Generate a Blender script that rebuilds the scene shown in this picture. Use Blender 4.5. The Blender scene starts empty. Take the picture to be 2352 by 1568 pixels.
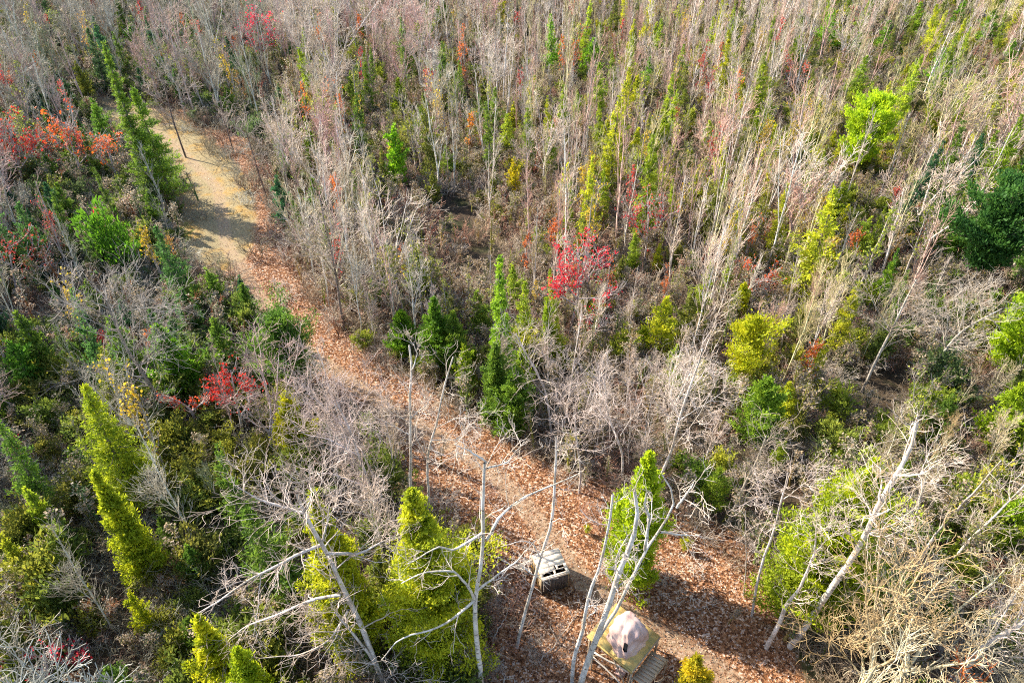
import bpy, math
import numpy as np

# ------------------------------------------------------------------ camera, sky, sun, exposure
SC = bpy.context.scene
COL = SC.collection
CAM_H, PITCH, FPX = 36.0, math.radians(37), 1568.0      # photograph measured on a 2352 x 1568 grid
cam = bpy.data.cameras.new('camera'); cam_o = bpy.data.objects.new('camera', cam); COL.objects.link(cam_o)
cam.sensor_width = 36; cam.lens = 24.0; cam.clip_end = 6000; cam.clip_start = 0.3
cam_o.location = (0, 0, CAM_H); cam_o.rotation_euler = (math.pi/2 - PITCH, 0, 0)
SC.camera = cam_o
SUN_EL, SUN_DIR = math.radians(34), np.array([-0.885, 0.466])      # horizontal direction towards the sun
W = bpy.data.worlds.new('World'); SC.world = W; W.use_nodes = True
nt = W.node_tree; bg = nt.nodes['Background']
sky = nt.nodes.new('ShaderNodeTexSky'); sky.sky_type = 'NISHITA'; sky.sun_disc = False
sky.sun_elevation = SUN_EL; sky.sun_rotation = math.atan2(SUN_DIR[0], SUN_DIR[1])
nt.links.new(sky.outputs[0], bg.inputs[0]); bg.inputs[1].default_value = 0.14
sl = bpy.data.lights.new('sun', 'SUN'); sl.energy = 5.0; sl.angle = math.radians(0.5); sl.color = (1.0, 0.91, 0.76)
so = bpy.data.objects.new('sun', sl); COL.objects.link(so)
from mathutils import Vector
_d = Vector((SUN_DIR[0]*math.cos(SUN_EL), SUN_DIR[1]*math.cos(SUN_EL), math.sin(SUN_EL)))
so.rotation_euler = _d.to_track_quat('Z', 'Y').to_euler(); so.location = (-60, 40, 60)
SC.view_settings.view_transform = 'Standard'; SC.view_settings.look = 'None'
SC.view_settings.gamma = 1; SC.view_settings.exposure = 1.52
SC.render.engine = 'CYCLES'
SC.cycles.max_bounces = 5; SC.cycles.diffuse_bounces = 3; SC.cycles.glossy_bounces = 1
SC.cycles.transmission_bounces = 3; SC.cycles.caustics_reflective = False; SC.cycles.caustics_refractive = False
SC.cycles.use_denoising = False
SC.cycles.filter_width = 1.1
R = np.random.default_rng(7)

# ------------------------------------------------------------------ photograph <-> place
_F = np.array([0, math.cos(PITCH), -math.sin(PITCH)]); _U = np.array([0, math.sin(PITCH), math.cos(PITCH)])
_C = np.array([0, 0, CAM_H])
def ray(u, v): return _F + np.array([1., 0, 0])*(u-1176)/FPX + _U*(784-v)/FPX
def ground(u, v, z=0.0):
    d = ray(u, v); return _C + d*(z-CAM_H)/d[2]
def at(u, v, Y):
    d = ray(u, v); return _C + d*Y/d[1]
def proj(P):
    P = np.atleast_2d(np.asarray(P, float)) - _C
    w = P @ _F
    return np.stack([1176 + FPX*P[:, 0]/w, 784 - FPX*(P @ _U)/w], 1), w
def inside(poly, pts):
    poly = np.asarray(poly, float); x, y = pts[:, 0], pts[:, 1]; c = np.zeros(len(x), bool)
    j = len(poly)-1
    for i in range(len(poly)):
        xi, yi = poly[i]; xj, yj = poly[j]
        c ^= ((yi > y) != (yj > y)) & (x < (xj-xi)*(y-yi)/((yj-yi) or 1e-9)+xi); j = i
    return c

# ------------------------------------------------------------------ materials
def mat(name):
    m = bpy.data.materials.new(name); m.use_nodes = True
    t = m.node_tree; b = t.nodes['Principled BSDF']
    return m, t, b
def N(t, kind, **kw):
    n = t.nodes.new(kind)
    for k, v in kw.items(): setattr(n, k, v)
    return n
def mixc(t, a, b, f, blend='MIX'):
    n = N(t, 'ShaderNodeMix', data_type='RGBA', blend_type=blend)
    for s, v in ((n.inputs[0], f), (n.inputs[6], a), (n.inputs[7], b)):
        if hasattr(v, 'is_linked') or hasattr(v, 'links'): t.links.new(v, s)
        else: s.default_value = v if isinstance(v, (int, float)) else (*v, 1)
    return n.outputs[2]
def noise(t, scale, detail=3, rough=.6, vec=None):
    n = N(t, 'ShaderNodeTexNoise'); n.inputs['Scale'].default_value = scale; n.inputs['Detail'].default_value = detail
    n.inputs['Roughness'].default_value = rough
    if vec is not None: t.links.new(vec, n.inputs['Vector'])
    return n
def ramp(t, fac, stops):
    n = N(t, 'ShaderNodeValToRGB'); e = n.color_ramp.elements
    while len(e) < len(stops): e.new(0.5)
    for k, (p, c) in enumerate(stops):
        e[k].position = p; e[k].color = (*c, 1) if not isinstance(c, (int, float)) else (c, c, c, 1)
    t.links.new(fac, n.inputs[0]); return n.outputs[0]
def tint_attr(t): return N(t, 'ShaderNodeAttribute', attribute_type='INSTANCER', attribute_name='tint').outputs['Color']

def bark_material(name, dark=0.35, scars=True, ls=1.0):
    m, t, b = mat(name)
    tc = N(t, 'ShaderNodeTexCoord'); mp = N(t, 'ShaderNodeMapping'); mp.inputs['Scale'].default_value = (6*ls, 6*ls, 1.2*ls)
    t.links.new(tc.outputs['Object'], mp.inputs[0])
    n = noise(t, 1.0, 4, .65, mp.outputs[0])
    r = ramp(t, n.outputs[0], [(0.30, 0.55), (0.55, 1.0)])
    c = mixc(t, tint_attr(t), r, 1.0, 'MULTIPLY')
    if scars:
        mp2 = N(t, 'ShaderNodeMapping'); mp2.inputs['Scale'].default_value = (3, 3, 9); t.links.new(tc.outputs['Object'], mp2.inputs[0])
        n2 = noise(t, 1.0, 2, .5, mp2.outputs[0])
        r2 = ramp(t, n2.outputs[0], [(0.60, (1, 1, 1)), (0.68, (dark, dark*.92, dark*.85))])
        c = mixc(t, c, r2, 1.0, 'MULTIPLY')
    n3 = noise(t, 1.1, 3, .6, tc.outputs['Object']); c = mixc(t, c, ramp(t, n3.outputs[0], [(.35, (.62, .58, .50)), (.6, (1, 1, 1))]), 1.0, 'MULTIPLY')
    t.links.new(c, b.inputs['Base Color']); b.inputs['Roughness'].default_value = .85
    b.inputs['Specular IOR Level'].default_value = .25
    return m
def foliage_material(name, transl=.35):
    m, t, b = mat(name)
    va = N(t, 'ShaderNodeAttribute', attribute_type='GEOMETRY', attribute_name='v').outputs['Fac']
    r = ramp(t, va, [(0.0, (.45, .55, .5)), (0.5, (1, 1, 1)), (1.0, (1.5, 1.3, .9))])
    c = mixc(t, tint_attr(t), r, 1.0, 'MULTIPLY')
    t.links.new(c, b.inputs['Base Color']); b.inputs['Roughness'].default_value = .6
    b.inputs['Specular IOR Level'].default_value = .3
    tr = N(t, 'ShaderNodeBsdfTranslucent'); t.links.new(c, tr.inputs[0])
    mx = N(t, 'ShaderNodeMixShader'); mx.inputs[0].default_value = transl
    t.links.new(b.outputs[0], mx.inputs[1]); t.links.new(tr.outputs[0], mx.inputs[2])
    t.links.new(mx.outputs[0], t.nodes['Material Output'].inputs[0])
    return m
BARK = bark_material('pale_bark'); TWIG = bark_material('twig_bark', scars=False, ls=.3)
DARKBARK = bark_material('rough_dark_bark', .5)
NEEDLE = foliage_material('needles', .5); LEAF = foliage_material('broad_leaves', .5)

# ------------------------------------------------------------------ mesh helpers
def mesh_from(name, V, F, mats, fattr=None, midx=None, smooth=False):
    """V (n,3); F list of arrays (k,3|4)"""
    me = bpy.data.meshes.new(name)
    V = np.asarray(V, np.float32); me.vertices.add(len(V)); me.vertices.foreach_set('co', V.ravel())
    F = [np.asarray(f, np.int32) for f in F if len(f)]
    tot = np.concatenate([np.full(len(f), f.shape[1], np.int32) for f in F])
    idx = np.concatenate([f.ravel() for f in F])
    me.loops.add(len(idx)); me.loops.foreach_set('vertex_index', idx)
    me.polygons.add(len(tot)); st = np.zeros(len(tot), np.int32); st[1:] = np.cumsum(tot)[:-1]
    me.polygons.foreach_set('loop_start', st)
    if smooth: me.polygons.foreach_set('use_smooth', np.ones(len(tot), bool))
    for m in mats: me.materials.append(m)
    if midx is not None: me.polygons.foreach_set('material_index', np.asarray(midx, np.int32))
    if fattr is not None:
        a = me.attributes.new('v', 'FLOAT', 'FACE'); a.data.foreach_set('value', np.asarray(fattr, np.float32))
    me.update(calc_edges=True); return me

class Tubes:
    def __init__(s): s.V = []; s.F = []; s.n = 0; s.T = 0
    def add(s, P, Rd, sides):
        """P (M,n,3), Rd (M,n)"""
        M, n, _ = P.shape
        T = np.gradient(P, axis=1); T /= np.linalg.norm(T, axis=2, keepdims=True)+1e-9
        t0 = T.mean(1); ref = np.where(np.abs(t0[:, 2:3]) < .75, np.array([[0, 0, 1.]]), np.array([[1., 0.13, 0]]))[:, None, :]
        A = np.cross(T, ref); A /= np.linalg.norm(A, axis=2, keepdims=True)+1e-9
        B = np.cross(T, A)
        ph = np.arange(sides)*2*math.pi/sides
        ring = P[:, :, None, :] + Rd[:, :, None, None]*(np.cos(ph)[None, None, :, None]*A[:, :, None, :]+np.sin(ph)[None, None, :, None]*B[:, :, None, :])
        base = s.n + (np.arange(M)*n*sides)[:, None, None] + (np.arange(n-1)*sides)[None, :, None]
        k = np.arange(sides)[None, None, :]; k2 = (k+1) % sides
        q = np.stack([base+k, base+k2, base+k2+sides, base+k+sides], -1).reshape(-1, 4)
        s.V.append(ring.reshape(-1, 3)); s.F.append(q); s.n += M*n*sides; s.T += 2*len(q)
    def mesh(s, name, m): return mesh_from(name, np.concatenate(s.V), s.F, [m], smooth=True)

def norm(a): return a/(np.linalg.norm(a, axis=-1, keepdims=True)+1e-9)
def sprout(batches, k, t0, t1, length, ang, up=.1, wob=.25, n=5, rs=.6, rmin=.01, rng=R, tpow=1.0, lt=0.5):
    """children of every polyline in batches; batches = list of (P,Rd)"""
    outP, outR = [], []
    for P, Rd in batches:
        M, m, _ = P.shape; kk = max(1, int(k)); idx = np.repeat(np.arange(M), kk)
        t = t0+(t1-t0)*rng.random(len(idx))**tpow
        x = t*(m-1); i = np.minimum(x.astype(int), m-2); f = (x-i)[:, None]
        p = P[idx, i]*(1-f)+P[idx, i+1]*f; T = norm(P[idx, i+1]-P[idx, i]); pr = Rd[idx, i]*(1-f[:, 0])+Rd[idx, i+1]*f[:, 0]
        rv = norm(rng.normal(size=(len(idx), 3))); pp = norm(np.cross(T, rv))
        a = np.radians(ang*(0.7+.6*rng.random(len(idx))))[:, None]
        d = norm(np.cos(a)*T+np.sin(a)*pp)
        L = (length*(0.6+.8*rng.random(len(idx)))*(1-lt*t))[:, None]
        C = np.zeros((len(idx), n, 3)); C[:, 0] = p
        for q in range(1, n):
            d = norm(d+wob*rng.normal(size=d.shape)+np.array([0, 0, up]))
            C[:, q] = C[:, q-1]+d*L/(n-1)
        r0 = np.maximum(pr*rs, rmin)[:, None]; Rc = r0+(rmin*.7-r0)*np.linspace(0, 1, n)[None]**.8
        outP.append(C); outR.append(Rc)
    return [(np.concatenate(outP), np.concatenate(outR))] if outP else []
def resample(pts, rad, n):
    pts = np.asarray(pts, float); s = np.r_[0, np.cumsum(np.linalg.norm(np.diff(pts, axis=0), axis=1))]
    u = np.linspace(0, s[-1], n); P = np.stack([np.interp(u, s, pts[:, k]) for k in range(3)], 1)
    for _ in range(1): P[1:-1] = .25*P[:-2]+.5*P[1:-1]+.25*P[2:]
    return P[None], np.interp(u, s, rad)[None]

def leaf_quads(pos, d, size, width, rng, cup=.25):
    """bent diamond leaves/sprays: V,F"""
    M = len(pos); d = norm(d); s = norm(np.cross(d, rng.normal(size=(M, 3)))); up = np.cross(s, d)
    L = size[:, None]; w = (size*width)[:, None]
    V = np.stack([pos, pos+d*L*.5+s*w*.5+up*cup*L*.3, pos+d*L, pos+d*L*.5-s*w*.5+up*cup*L*.3], 1).reshape(-1, 3)
    b = np.arange(M)[:, None]*4
    return V, np.concatenate([b+np.array([[0, 1, 2]]), b+np.array([[0, 2, 3]])])

# ------------------------------------------------------------------ things
def link(o, parent=None):
    COL.objects.link(o)
    if parent is not None: o.parent = parent
    return o
def thing(name, label, cat, loc=(0, 0, 0), rz=0., group=None, scale=None):
    o = bpy.data.objects.new(name, None); o.empty_display_size = .3; link(o)
    o.location = loc; o.rotation_euler = (0, 0, rz)
    if scale is not None: o.scale = scale
    o['label'] = label; o['category'] = cat
    if group: o['group'] = group
    return o
def part(name, me, parent, tint=None, label=None):
    o = bpy.data.objects.new(name, me); link(o, parent)
    if tint is not None: o['tint'] = [float(x) for x in tint]
    if label: o['label'] = label
    return o
def vari(t, s, rng=R):
    t = np.asarray(t, float); return np.clip(t*(1+s*rng.normal(size=3)*.5)*(1+s*rng.normal()), .004, .95)

# ------------------------------------------------------------------ tree kinds (several shapes of each)
def make_sapling(seed, h=10., near=True):
    r = np.random.default_rng(seed); n = 9; z = np.linspace(0, h, n)
    pts = np.stack([np.cumsum(r.normal(size=n)*.07)*h/10, np.cumsum(r.normal(size=n)*.07)*h/10, z], 1); pts -= pts[0]*[1, 1, 0]
    r0 = .075 if near else .115
    stems = [(pts[None], np.linspace(r0, .018 if near else .03, n)[None])]
    if r.random() < .6:
        s2 = sprout(stems, 1, .15, .4, h*.65, 13, .05, .04, 8, .75, .016, r, lt=.3); stems += s2
    tk = Tubes()
    for P, q in stems: tk.add(P, q, 5)
    rm = .013 if near else .018
    l1 = sprout(stems, 22 if near else 13, .25, .97, h*.22, 34, .10, .10, 5, .5, rm, r, lt=.6)
    l2 = sprout(l1, 4 if near else 3, .25, .95, h*.10, 38, .12, .16, 4, .6, rm*.85, r, lt=.4)
    cr = Tubes(); cr.add(*l1[0], 3); cr.add(*l2[0], 3)
    if near:
        l3 = sprout(l2, 1, .3, .9, h*.055, 40, .05, .2, 3, .7, rm*.75, r); cr.add(*l3[0], 3)
    return tk.mesh('sapling_stem', BARK), cr.mesh('sapling_twigs', TWIG), l1, l2
def make_maple(seed, h=11., near=True):
    r = np.random.default_rng(seed); n = 9; fk = .3+.2*r.random(); z = np.linspace(0, h*fk, n)
    pts = np.stack([np.cumsum(r.normal(size=n)*.05), np.cumsum(r.normal(size=n)*.05), z], 1); pts -= pts[0]*[1, 1, 0]
    trunk = [(pts[None], np.linspace(.17, .12, n)[None])]
    limbs = sprout(trunk, 5, .80, 1., h*.60, 26, .10, .10, 8, .75, .03, r, lt=.0)
    low = sprout(trunk, 2, .5, .8, h*.34, 60, .12, .14, 7, .5, .025, r, lt=.0)
    tk = Tubes(); tk.add(*trunk[0], 7); tk.add(*limbs[0], 5); tk.add(*low[0], 4)
    rm = .014 if near else .022
    l2 = sprout(limbs+low, 11, .2, .98, h*.24, 42, .05, .17, 6, .5, rm*1.2, r, lt=.5)
    l3 = sprout(l2, 5, .2, .97, h*.11, 42, .06, .22, 5, .6, rm, r, lt=.3)
    cr = Tubes(); cr.add(*l2[0], 4); cr.add(*l3[0], 3)
    if near:
        l4 = sprout(l3, 2, .3, .95, h*.055, 42, .05, .25, 4, .7, rm*.8, r); cr.add(*l4[0], 3)
    return tk.mesh('bare_tree_trunk', BARK), cr.mesh('bare_tree_twigs', TWIG), l2, l3
def leaves_on(batches, per, size, r, name, m, extra=None):
    ps, ds = [], []
    for P, _ in batches:
        M, n, _ = P.shape; k = per; i = np.repeat(np.arange(M), k); t = r.random(len(i))*(n-1.01); j = t.astype(int); f = (t-j)[:, None]
        ps.append(P[i, j]*(1-f)+P[i, j+1]*f+r.normal(size=(len(i), 3))*size*.5); ds.append(r.normal(size=(len(i), 3))+[0, 0, -.2])
    p = np.concatenate(ps); d = np.concatenate(ds)
    # clumped: keep leaves where a smooth 3-D pattern is high
    g = np.sin(p[:, 0]*1.7+3)+np.sin(p[:, 1]*1.9+1)+np.sin(p[:, 2]*1.4)+r.normal(size=len(p))*.9
    keep = g > .0; p, d = p[keep], d[keep]
    V, F = leaf_quads(p, d, size*(.6+.8*r.random(len(p))), .8, r)
    return mesh_from(name, V, [F], [m], fattr=np.repeat(r.random(len(p)), 1).tolist()*2)
def make_conifer(seed, kind='spruce', h=10., w=1.5, dens=1.0, spray=.30):
    r = np.random.default_rng(seed)
    lean = r.normal(size=2)*.15; n = 9; z = np.linspace(0, h, n)
    pts = np.stack([lean[0]*(z/h)**2+.03*r.normal(size=n), lean[1]*(z/h)**2+.03*r.normal(size=n), z], 1)
    tk = Tubes(); tk.add(pts[None], np.linspace(.05+.012*h, .015, n)[None], 6)
    z0 = {'spruce': .10, 'cedar': .04, 'pine': .28, 'bush': .0}[kind]
    nb = int({'spruce': 17, 'cedar': 22, 'pine': 8, 'bush': 34}[kind]*h*(dens**.5))
    t = np.sort(z0+(1-z0)*r.random(nb)**(1.0 if kind != 'bush' else .8)); t[-3:] = .985
    if kind == 'spruce': nw = max(8, int(h*2.2)); t = np.clip((np.round(t*nw)+.12*r.normal(size=nb))/nw, z0*.9, .985)
    zz = t*h; az = r.random(nb)*2*math.pi
    s = (1-t)/(1-z0)
    prof = {'spruce': s**.85*(.75+.5*r.random(nb)), 'cedar': np.minimum(1, (s*1.55))**.8*(.7+.45*r.random(nb)),
            'pine': (np.sin(np.clip(s*1.15, 0, 1)*math.pi*.72+.25))*(.55+.75*r.random(nb)), 'bush': np.sqrt(np.clip(1-(t*.98)**2, 0, 1))*(.6+.6*r.random(nb))}[kind]
    # uneven outline: sectors and tiers that reach further or less far
    prof *= (1+.32*np.sin(az*3+seed+t*11)+.22*np.sin(az*5+t*23))*(1+.55*(r.random(nb) < .07))
    L = w*prof+.05*w
    drop = {'spruce': -.35, 'cedar': .35, 'pine': .30, 'bush': .5}[kind]
    d0 = norm(np.stack([np.cos(az), np.sin(az), np.full(nb, drop)+.2*r.normal(size=nb)+ (t**6)*2.5], 1))
    m = 6; B = np.zeros((nb, m, 3)); cx = np.interp(zz, z, pts[:, 0]); cy = np.interp(zz, z, pts[:, 1])
    B[:, 0] = np.stack([cx, cy, zz], 1); d = d0.copy()
    for q in range(1, m):
        d = norm(d+np.array([0, 0, .14 if kind != 'cedar' else .1])+.09*r.normal(size=d.shape)); B[:, q] = B[:, q-1]+d*(L/(m-1))[:, None]
    tk.add(B, np.linspace(1, .3, m)[None]*np.maximum(.012, L*.012)[:, None], 3)
    per = np.maximum(3, (L/spray*{'spruce': 11, 'cedar': 11, 'pine': 10, 'bush': 9}[kind]*dens*(.35+1.3*r.random(nb)**1.3))).astype(int)
    i = np.repeat(np.arange(nb), per); u = r.random(len(i))**(.75 if kind != 'pine' else .42)
    if kind == 'spruce': u = r.random(len(i))**.8
    x = u*(m-1.001); j = x.astype(int); f = (x-j)[:, None]
    P = B[i, j]*(1-f)+B[i, j+1]*f; T = norm(B[i, j+1]-B[i, j])
    spread = (L[i]*.16*(1.25-u)+.05)[:, None]
    side = norm(np.cross(T, np.array([[0, 0, 1.]])))
    P = P+side*r.normal(size=(len(i), 1))*spread*1.3+r.normal(size=P.shape)*spread*.35
    if kind == 'pine': P = P+r.normal(size=P.shape)*.16
    D = T*(.7 if kind != 'cedar' else .5)+r.normal(size=P.shape)*.6+np.array([0, 0, {'spruce': -.05, 'cedar': .55, 'pine': .5, 'bush': .5}[kind]])
    V, F = leaf_quads(P, D, spray*(.55+.9*r.random(len(P))), {'spruce': .34, 'cedar': .42, 'pine': .42, 'bush': .4}[kind], r)
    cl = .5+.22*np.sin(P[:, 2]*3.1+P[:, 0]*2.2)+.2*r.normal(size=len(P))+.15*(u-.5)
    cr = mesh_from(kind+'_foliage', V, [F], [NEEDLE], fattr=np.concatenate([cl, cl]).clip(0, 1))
    return tk.mesh(kind+'_trunk', DARKBARK), cr
def make_brush(seed, h=2.2, near=True):
    r = np.random.default_rng(seed); k = 16
    az = r.random(k)*6.28; rad = .9*np.sqrt(r.random(k)); n = 6
    d = norm(np.stack([np.cos(az)*.45, np.sin(az)*.45, np.ones(k)], 1)+.2*r.normal(size=(k, 3)))
    P = np.zeros((k, n, 3)); P[:, 0] = np.stack([np.cos(az)*rad, np.sin(az)*rad, np.full(k, -.05)], 1); L = h*(.4+.7*r.random(k))
    for q in range(1, n): d = norm(d+.16*r.normal(size=d.shape)+[0, 0, -.03]); P[:, q] = P[:, q-1]+d*(L/(n-1))[:, None]
    rm = .010 if near else .018
    st = [(P, np.linspace(1, .5, n)[None]*np.full((k, 1), rm*1.5))]
    tb = Tubes(); tb.add(*st[0], 3)
    l1 = sprout(st, 6, .2, 1, h*.30, 45, .03, .25, 4, .7, rm, r, lt=.3); tb.add(*l1[0], 3)
    l2 = sprout(l1, 2, .2, 1, h*.16, 45, .0, .3, 3, .8, rm*.85, r); tb.add(*l2[0], 3)
    return tb.mesh('brush', TWIG), l1

SAP = [make_sapling(10+i, [9, 10.5, 8, 11.5, 9.5, 7][i]) for i in range(6)]
SAPF = [make_sapling(30+i, [9, 10.5, 8, 11.5, 10][i], False) for i in range(5)]
MAP = [make_maple(50+i, [11, 12, 10, 12.5][i]) for i in range(4)]
MAPF = [make_maple(60+i, [11, 12, 10][i], False) for i in range(3)]
LFY = []                                                    # small broad-leaved trees still carrying leaves
for i in range(4):
    rr = np.random.default_rng(80+i); s = make_sapling(84+i, [6.5, 5.5, 7.5, 5][i], False)
    LFY.append((s[0], leaves_on(s[2]+s[3], 6, .17, rr, 'leafy_crown', LEAF), s[1]))
SPR = [make_conifer(100+i, 'spruce', 10, [1.35, 1.7, 1.15, 1.5][i], .8) for i in range(4)]
CED = [make_conifer(120+i, 'cedar', 7, [1.4, 1.7, 1.2][i], .75) for i in range(3)]
PIN = [make_conifer(140+i, 'pine', 9, [2.3, 2.0][i], 1.2, .34) for i in range(2)]
BSH = [make_conifer(150+i, 'bush', 2.2, [1.2, 1.5][i], .7, .22) for i in range(2)]
BRU = [make_brush(160+i, [2.4, 1.9, 2.9][i]) for i in range(3)]
BRUF = [make_brush(170+i, [2.4, 2.9][i], False) for i in range(2)]

# ------------------------------------------------------------------ ground
CLEAR = [(170, 225), (260, 222), (345, 250), (420, 272), (480, 320), (535, 365), (575, 420), (590, 500), (580, 570), (550, 625), (470, 625),
         (418, 590), (405, 480), (380, 400), (330, 330), (240, 280), (160, 250)]
TRAILPX = [(250, 235), (400, 330), (500, 430), (520, 560), (580, 660), (680, 790), (790, 865), (900, 940), (1000, 1000), (1100, 1060), (1200, 1150), (1260, 1230),
           (1330, 1320), (1420, 1400), (1540, 1470), (1640, 1530), (1720, 1600)]
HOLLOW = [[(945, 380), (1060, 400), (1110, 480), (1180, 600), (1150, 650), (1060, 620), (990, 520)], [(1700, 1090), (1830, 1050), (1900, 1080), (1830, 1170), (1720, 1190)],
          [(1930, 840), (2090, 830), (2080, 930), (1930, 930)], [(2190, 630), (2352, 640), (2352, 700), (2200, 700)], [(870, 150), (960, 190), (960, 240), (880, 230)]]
TRAIL = np.array([ground(*p)[:2] for p in TRAILPX])
OPENPX = [(590, 600), (680, 690), (760, 740), (900, 850), (1050, 930), (1170, 990), (1250, 1050), (1400, 1110), (1560, 1170), (1700, 1220), (1760, 1350),
          (1900, 1700), (1110, 1700), (1110, 1300), (960, 1130), (900, 1000), (740, 900), (700, 820), (640, 740)]
def dist_poly(XY, L):
    best = np.full(len(XY), 1e9)
    for a, b in zip(L[:-1], L[1:]):
        ab = b-a; t = np.clip(((XY-a) @ ab)/(ab @ ab), 0, 1); best = np.minimum(best, np.hypot(*(XY-(a+t[:, None]*ab)).T))
    return best
def axis(lo, hi, step, far):
    a = list(np.arange(lo, hi+step/2, step)); s = step
    l, r_ = lo, hi; left, right = [], []
    while l > -far: s *= 1.35; l -= s; left.append(l)
    s = step
    while r_ < far: s *= 1.35; r_ += s; right.append(r_)
    return np.array(left[::-1]+a+right)
gx = axis(-75, 75, .6, 3000); gy = axis(4, 150, .6, 3000)
GX, GY = np.meshgrid(gx, gy, indexing='xy'); XY = np.stack([GX.ravel(), GY.ravel()], 1)
def bump(x, y):
    return .10*np.sin(x*.9+1.3*np.sin(y*.31))*np.sin(y*.8+np.sin(x*.4))+.05*np.sin(x*2.3+y*1.1)+.18*np.sin(x*.13)*np.sin(y*.11)
dt = dist_poly(XY, TRAIL); hz = bump(XY[:, 0], XY[:, 1])*np.clip(dt/4, .15, 1)-.06*np.exp(-(dt/1.3)**2)
pj, pw = proj(np.c_[XY, np.zeros(len(XY))]); vis = pw > 1
LITPX = [(150, 200), (350, 228), (450, 242), (560, 285), (655, 350), (660, 450), (700, 560), (770, 680), (760, 780), (600, 700), (420, 640), (380, 480), (250, 320)]
clr = (inside(CLEAR, pj) & vis).astype(float); opn = (((inside(OPENPX, pj) | inside(LITPX, pj)) & vis) | (dt < 2.6)).astype(float)
nx, ny = len(gx), len(gy)
def blur(a, k):
    a = a.reshape(ny, nx)
    for _ in range(k):
        b = np.pad(a, 1, mode='edge'); a = (b[:-2, 1:-1]+b[2:, 1:-1]+b[1:-1, :-2]+b[1:-1, 2:]+2*a)/6
    return a.ravel()
clr, opn = blur(clr, 9), blur(opn, 7)
ii = (np.arange(ny-1)[:, None]*nx+np.arange(nx-1)[None]).ravel()
gm, t, b = mat('forest_floor')
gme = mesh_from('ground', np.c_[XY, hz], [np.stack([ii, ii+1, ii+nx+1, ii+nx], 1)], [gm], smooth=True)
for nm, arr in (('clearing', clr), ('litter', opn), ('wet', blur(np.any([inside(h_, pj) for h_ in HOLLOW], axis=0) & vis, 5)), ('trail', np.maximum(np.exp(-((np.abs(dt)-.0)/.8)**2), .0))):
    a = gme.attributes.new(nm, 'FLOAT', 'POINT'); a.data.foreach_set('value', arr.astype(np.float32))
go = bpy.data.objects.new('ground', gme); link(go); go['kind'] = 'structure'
tc = N(t, 'ShaderNodeTexCoord').outputs['Object']
def A(nm): return N(t, 'ShaderNodeAttribute', attribute_type='GEOMETRY', attribute_name=nm).outputs['Fac']
def fac_noise(a, n, amt):
    m1 = N(t, 'ShaderNodeMath', operation='MULTIPLY_ADD'); t.links.new(n, m1.inputs[0]); m1.inputs[1].default_value = amt; t.links.new(a, m1.inputs[2])
    m2 = N(t, 'ShaderNodeMath', operation='SUBTRACT'); t.links.new(m1.outputs[0], m2.inputs[0]); m2.inputs[1].default_value = amt*.5+.35
    m3 = N(t, 'ShaderNodeMath', operation='MULTIPLY', use_clamp=True); t.links.new(m2.outputs[0], m3.inputs[0]); m3.inputs[1].default_value = 3.2
    return m3.outputs[0]
vo = N(t, 'ShaderNodeTexVoronoi'); vo.inputs['Scale'].default_value = 9; t.links.new(tc, vo.inputs['Vector'])
vs = N(t, 'ShaderNodeSeparateColor'); t.links.new(vo.outputs['Color'], vs.inputs[0])
leafy = ramp(t, vs.outputs[0], [(0., (.07, .032, .02)), (.3, (.18, .078, .034)), (.55, (.30, .14, .065)), (.8, (.40, .23, .13)), (.93, (.60, .45, .35))])
n1 = noise(t, .35, 4).outputs[0]; t.links.new(tc, t.nodes[-1].inputs['Vector'])
n2 = noise(t, 3.0, 5, .7).outputs[0]; t.links.new(tc, t.nodes[-1].inputs['Vector'])
n3 = noise(t, 14.0, 4, .7).outputs[0]; t.links.new(tc, t.nodes[-1].inputs['Vector'])
woods = mixc(t, (.045, .035, .022), (.13, .085, .05), ramp(t, n3, [(.35, 0.), (.7, 1.)]))
woods = mixc(t, woods, (.05, .06, .018), ramp(t, n1, [(.5, 0.), (.62, .8)]))
litter = mixc(t, leafy, ramp(t, n2, [(.3, (.45, .42, .42)), (.6, (1, 1, 1))]), 1.0, 'MULTIPLY')
sand = mixc(t, (.22, .155, .10), (.38, .28, .19), ramp(t, n3, [(.3, 0.), (.75, 1.)]))
grassy = mixc(t, mixc(t, (.18, .14, .065), (.34, .28, .165), ramp(t, n3, [(.35, 0.), (.65, 1.)])), (.36, .21, .045), ramp(t, n1, [(.5, 0.), (.64, .7)]))
grassy = mixc(t, grassy, (.13, .085, .045), ramp(t, n2, [(.52, 0.), (.68, .7)]))
col = mixc(t, woods, litter, fac_noise(A('litter'), n2, .7))
col = mixc(t, col, grassy, fac_noise(A('clearing'), n2, .5))
col = mixc(t, col, (.014, .013, .013), fac_noise(A('wet'), n2, .8))  # shade of the hollows is painted near-black into the floor colour
col = mixc(t, col, sand, mixc(t, (0, 0, 0), ramp(t, n2, [(.35, .15), (.6, .95)]), fac_noise(A('trail'), n2, .45)))
t.links.new(col, b.inputs['Base Color']); b.inputs['Roughness'].default_value = .95; b.inputs['Specular IOR Level'].default_value = .1
bp = N(t, 'ShaderNodeBump'); bp.inputs['Strength'].default_value = .6; bp.inputs['Distance'].default_value = .06
t.links.new(n3, bp.inputs['Height']); t.links.new(bp.outputs[0], b.inputs['Normal'])
def gz(x, y):
    q = np.atleast_2d([x, y]); d_ = dist_poly(q, TRAIL)[0]
    return float(bump(x, y)*min(max(d_/4, .15), 1)-.06*math.exp(-(d_/1.3)**2))

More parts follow.
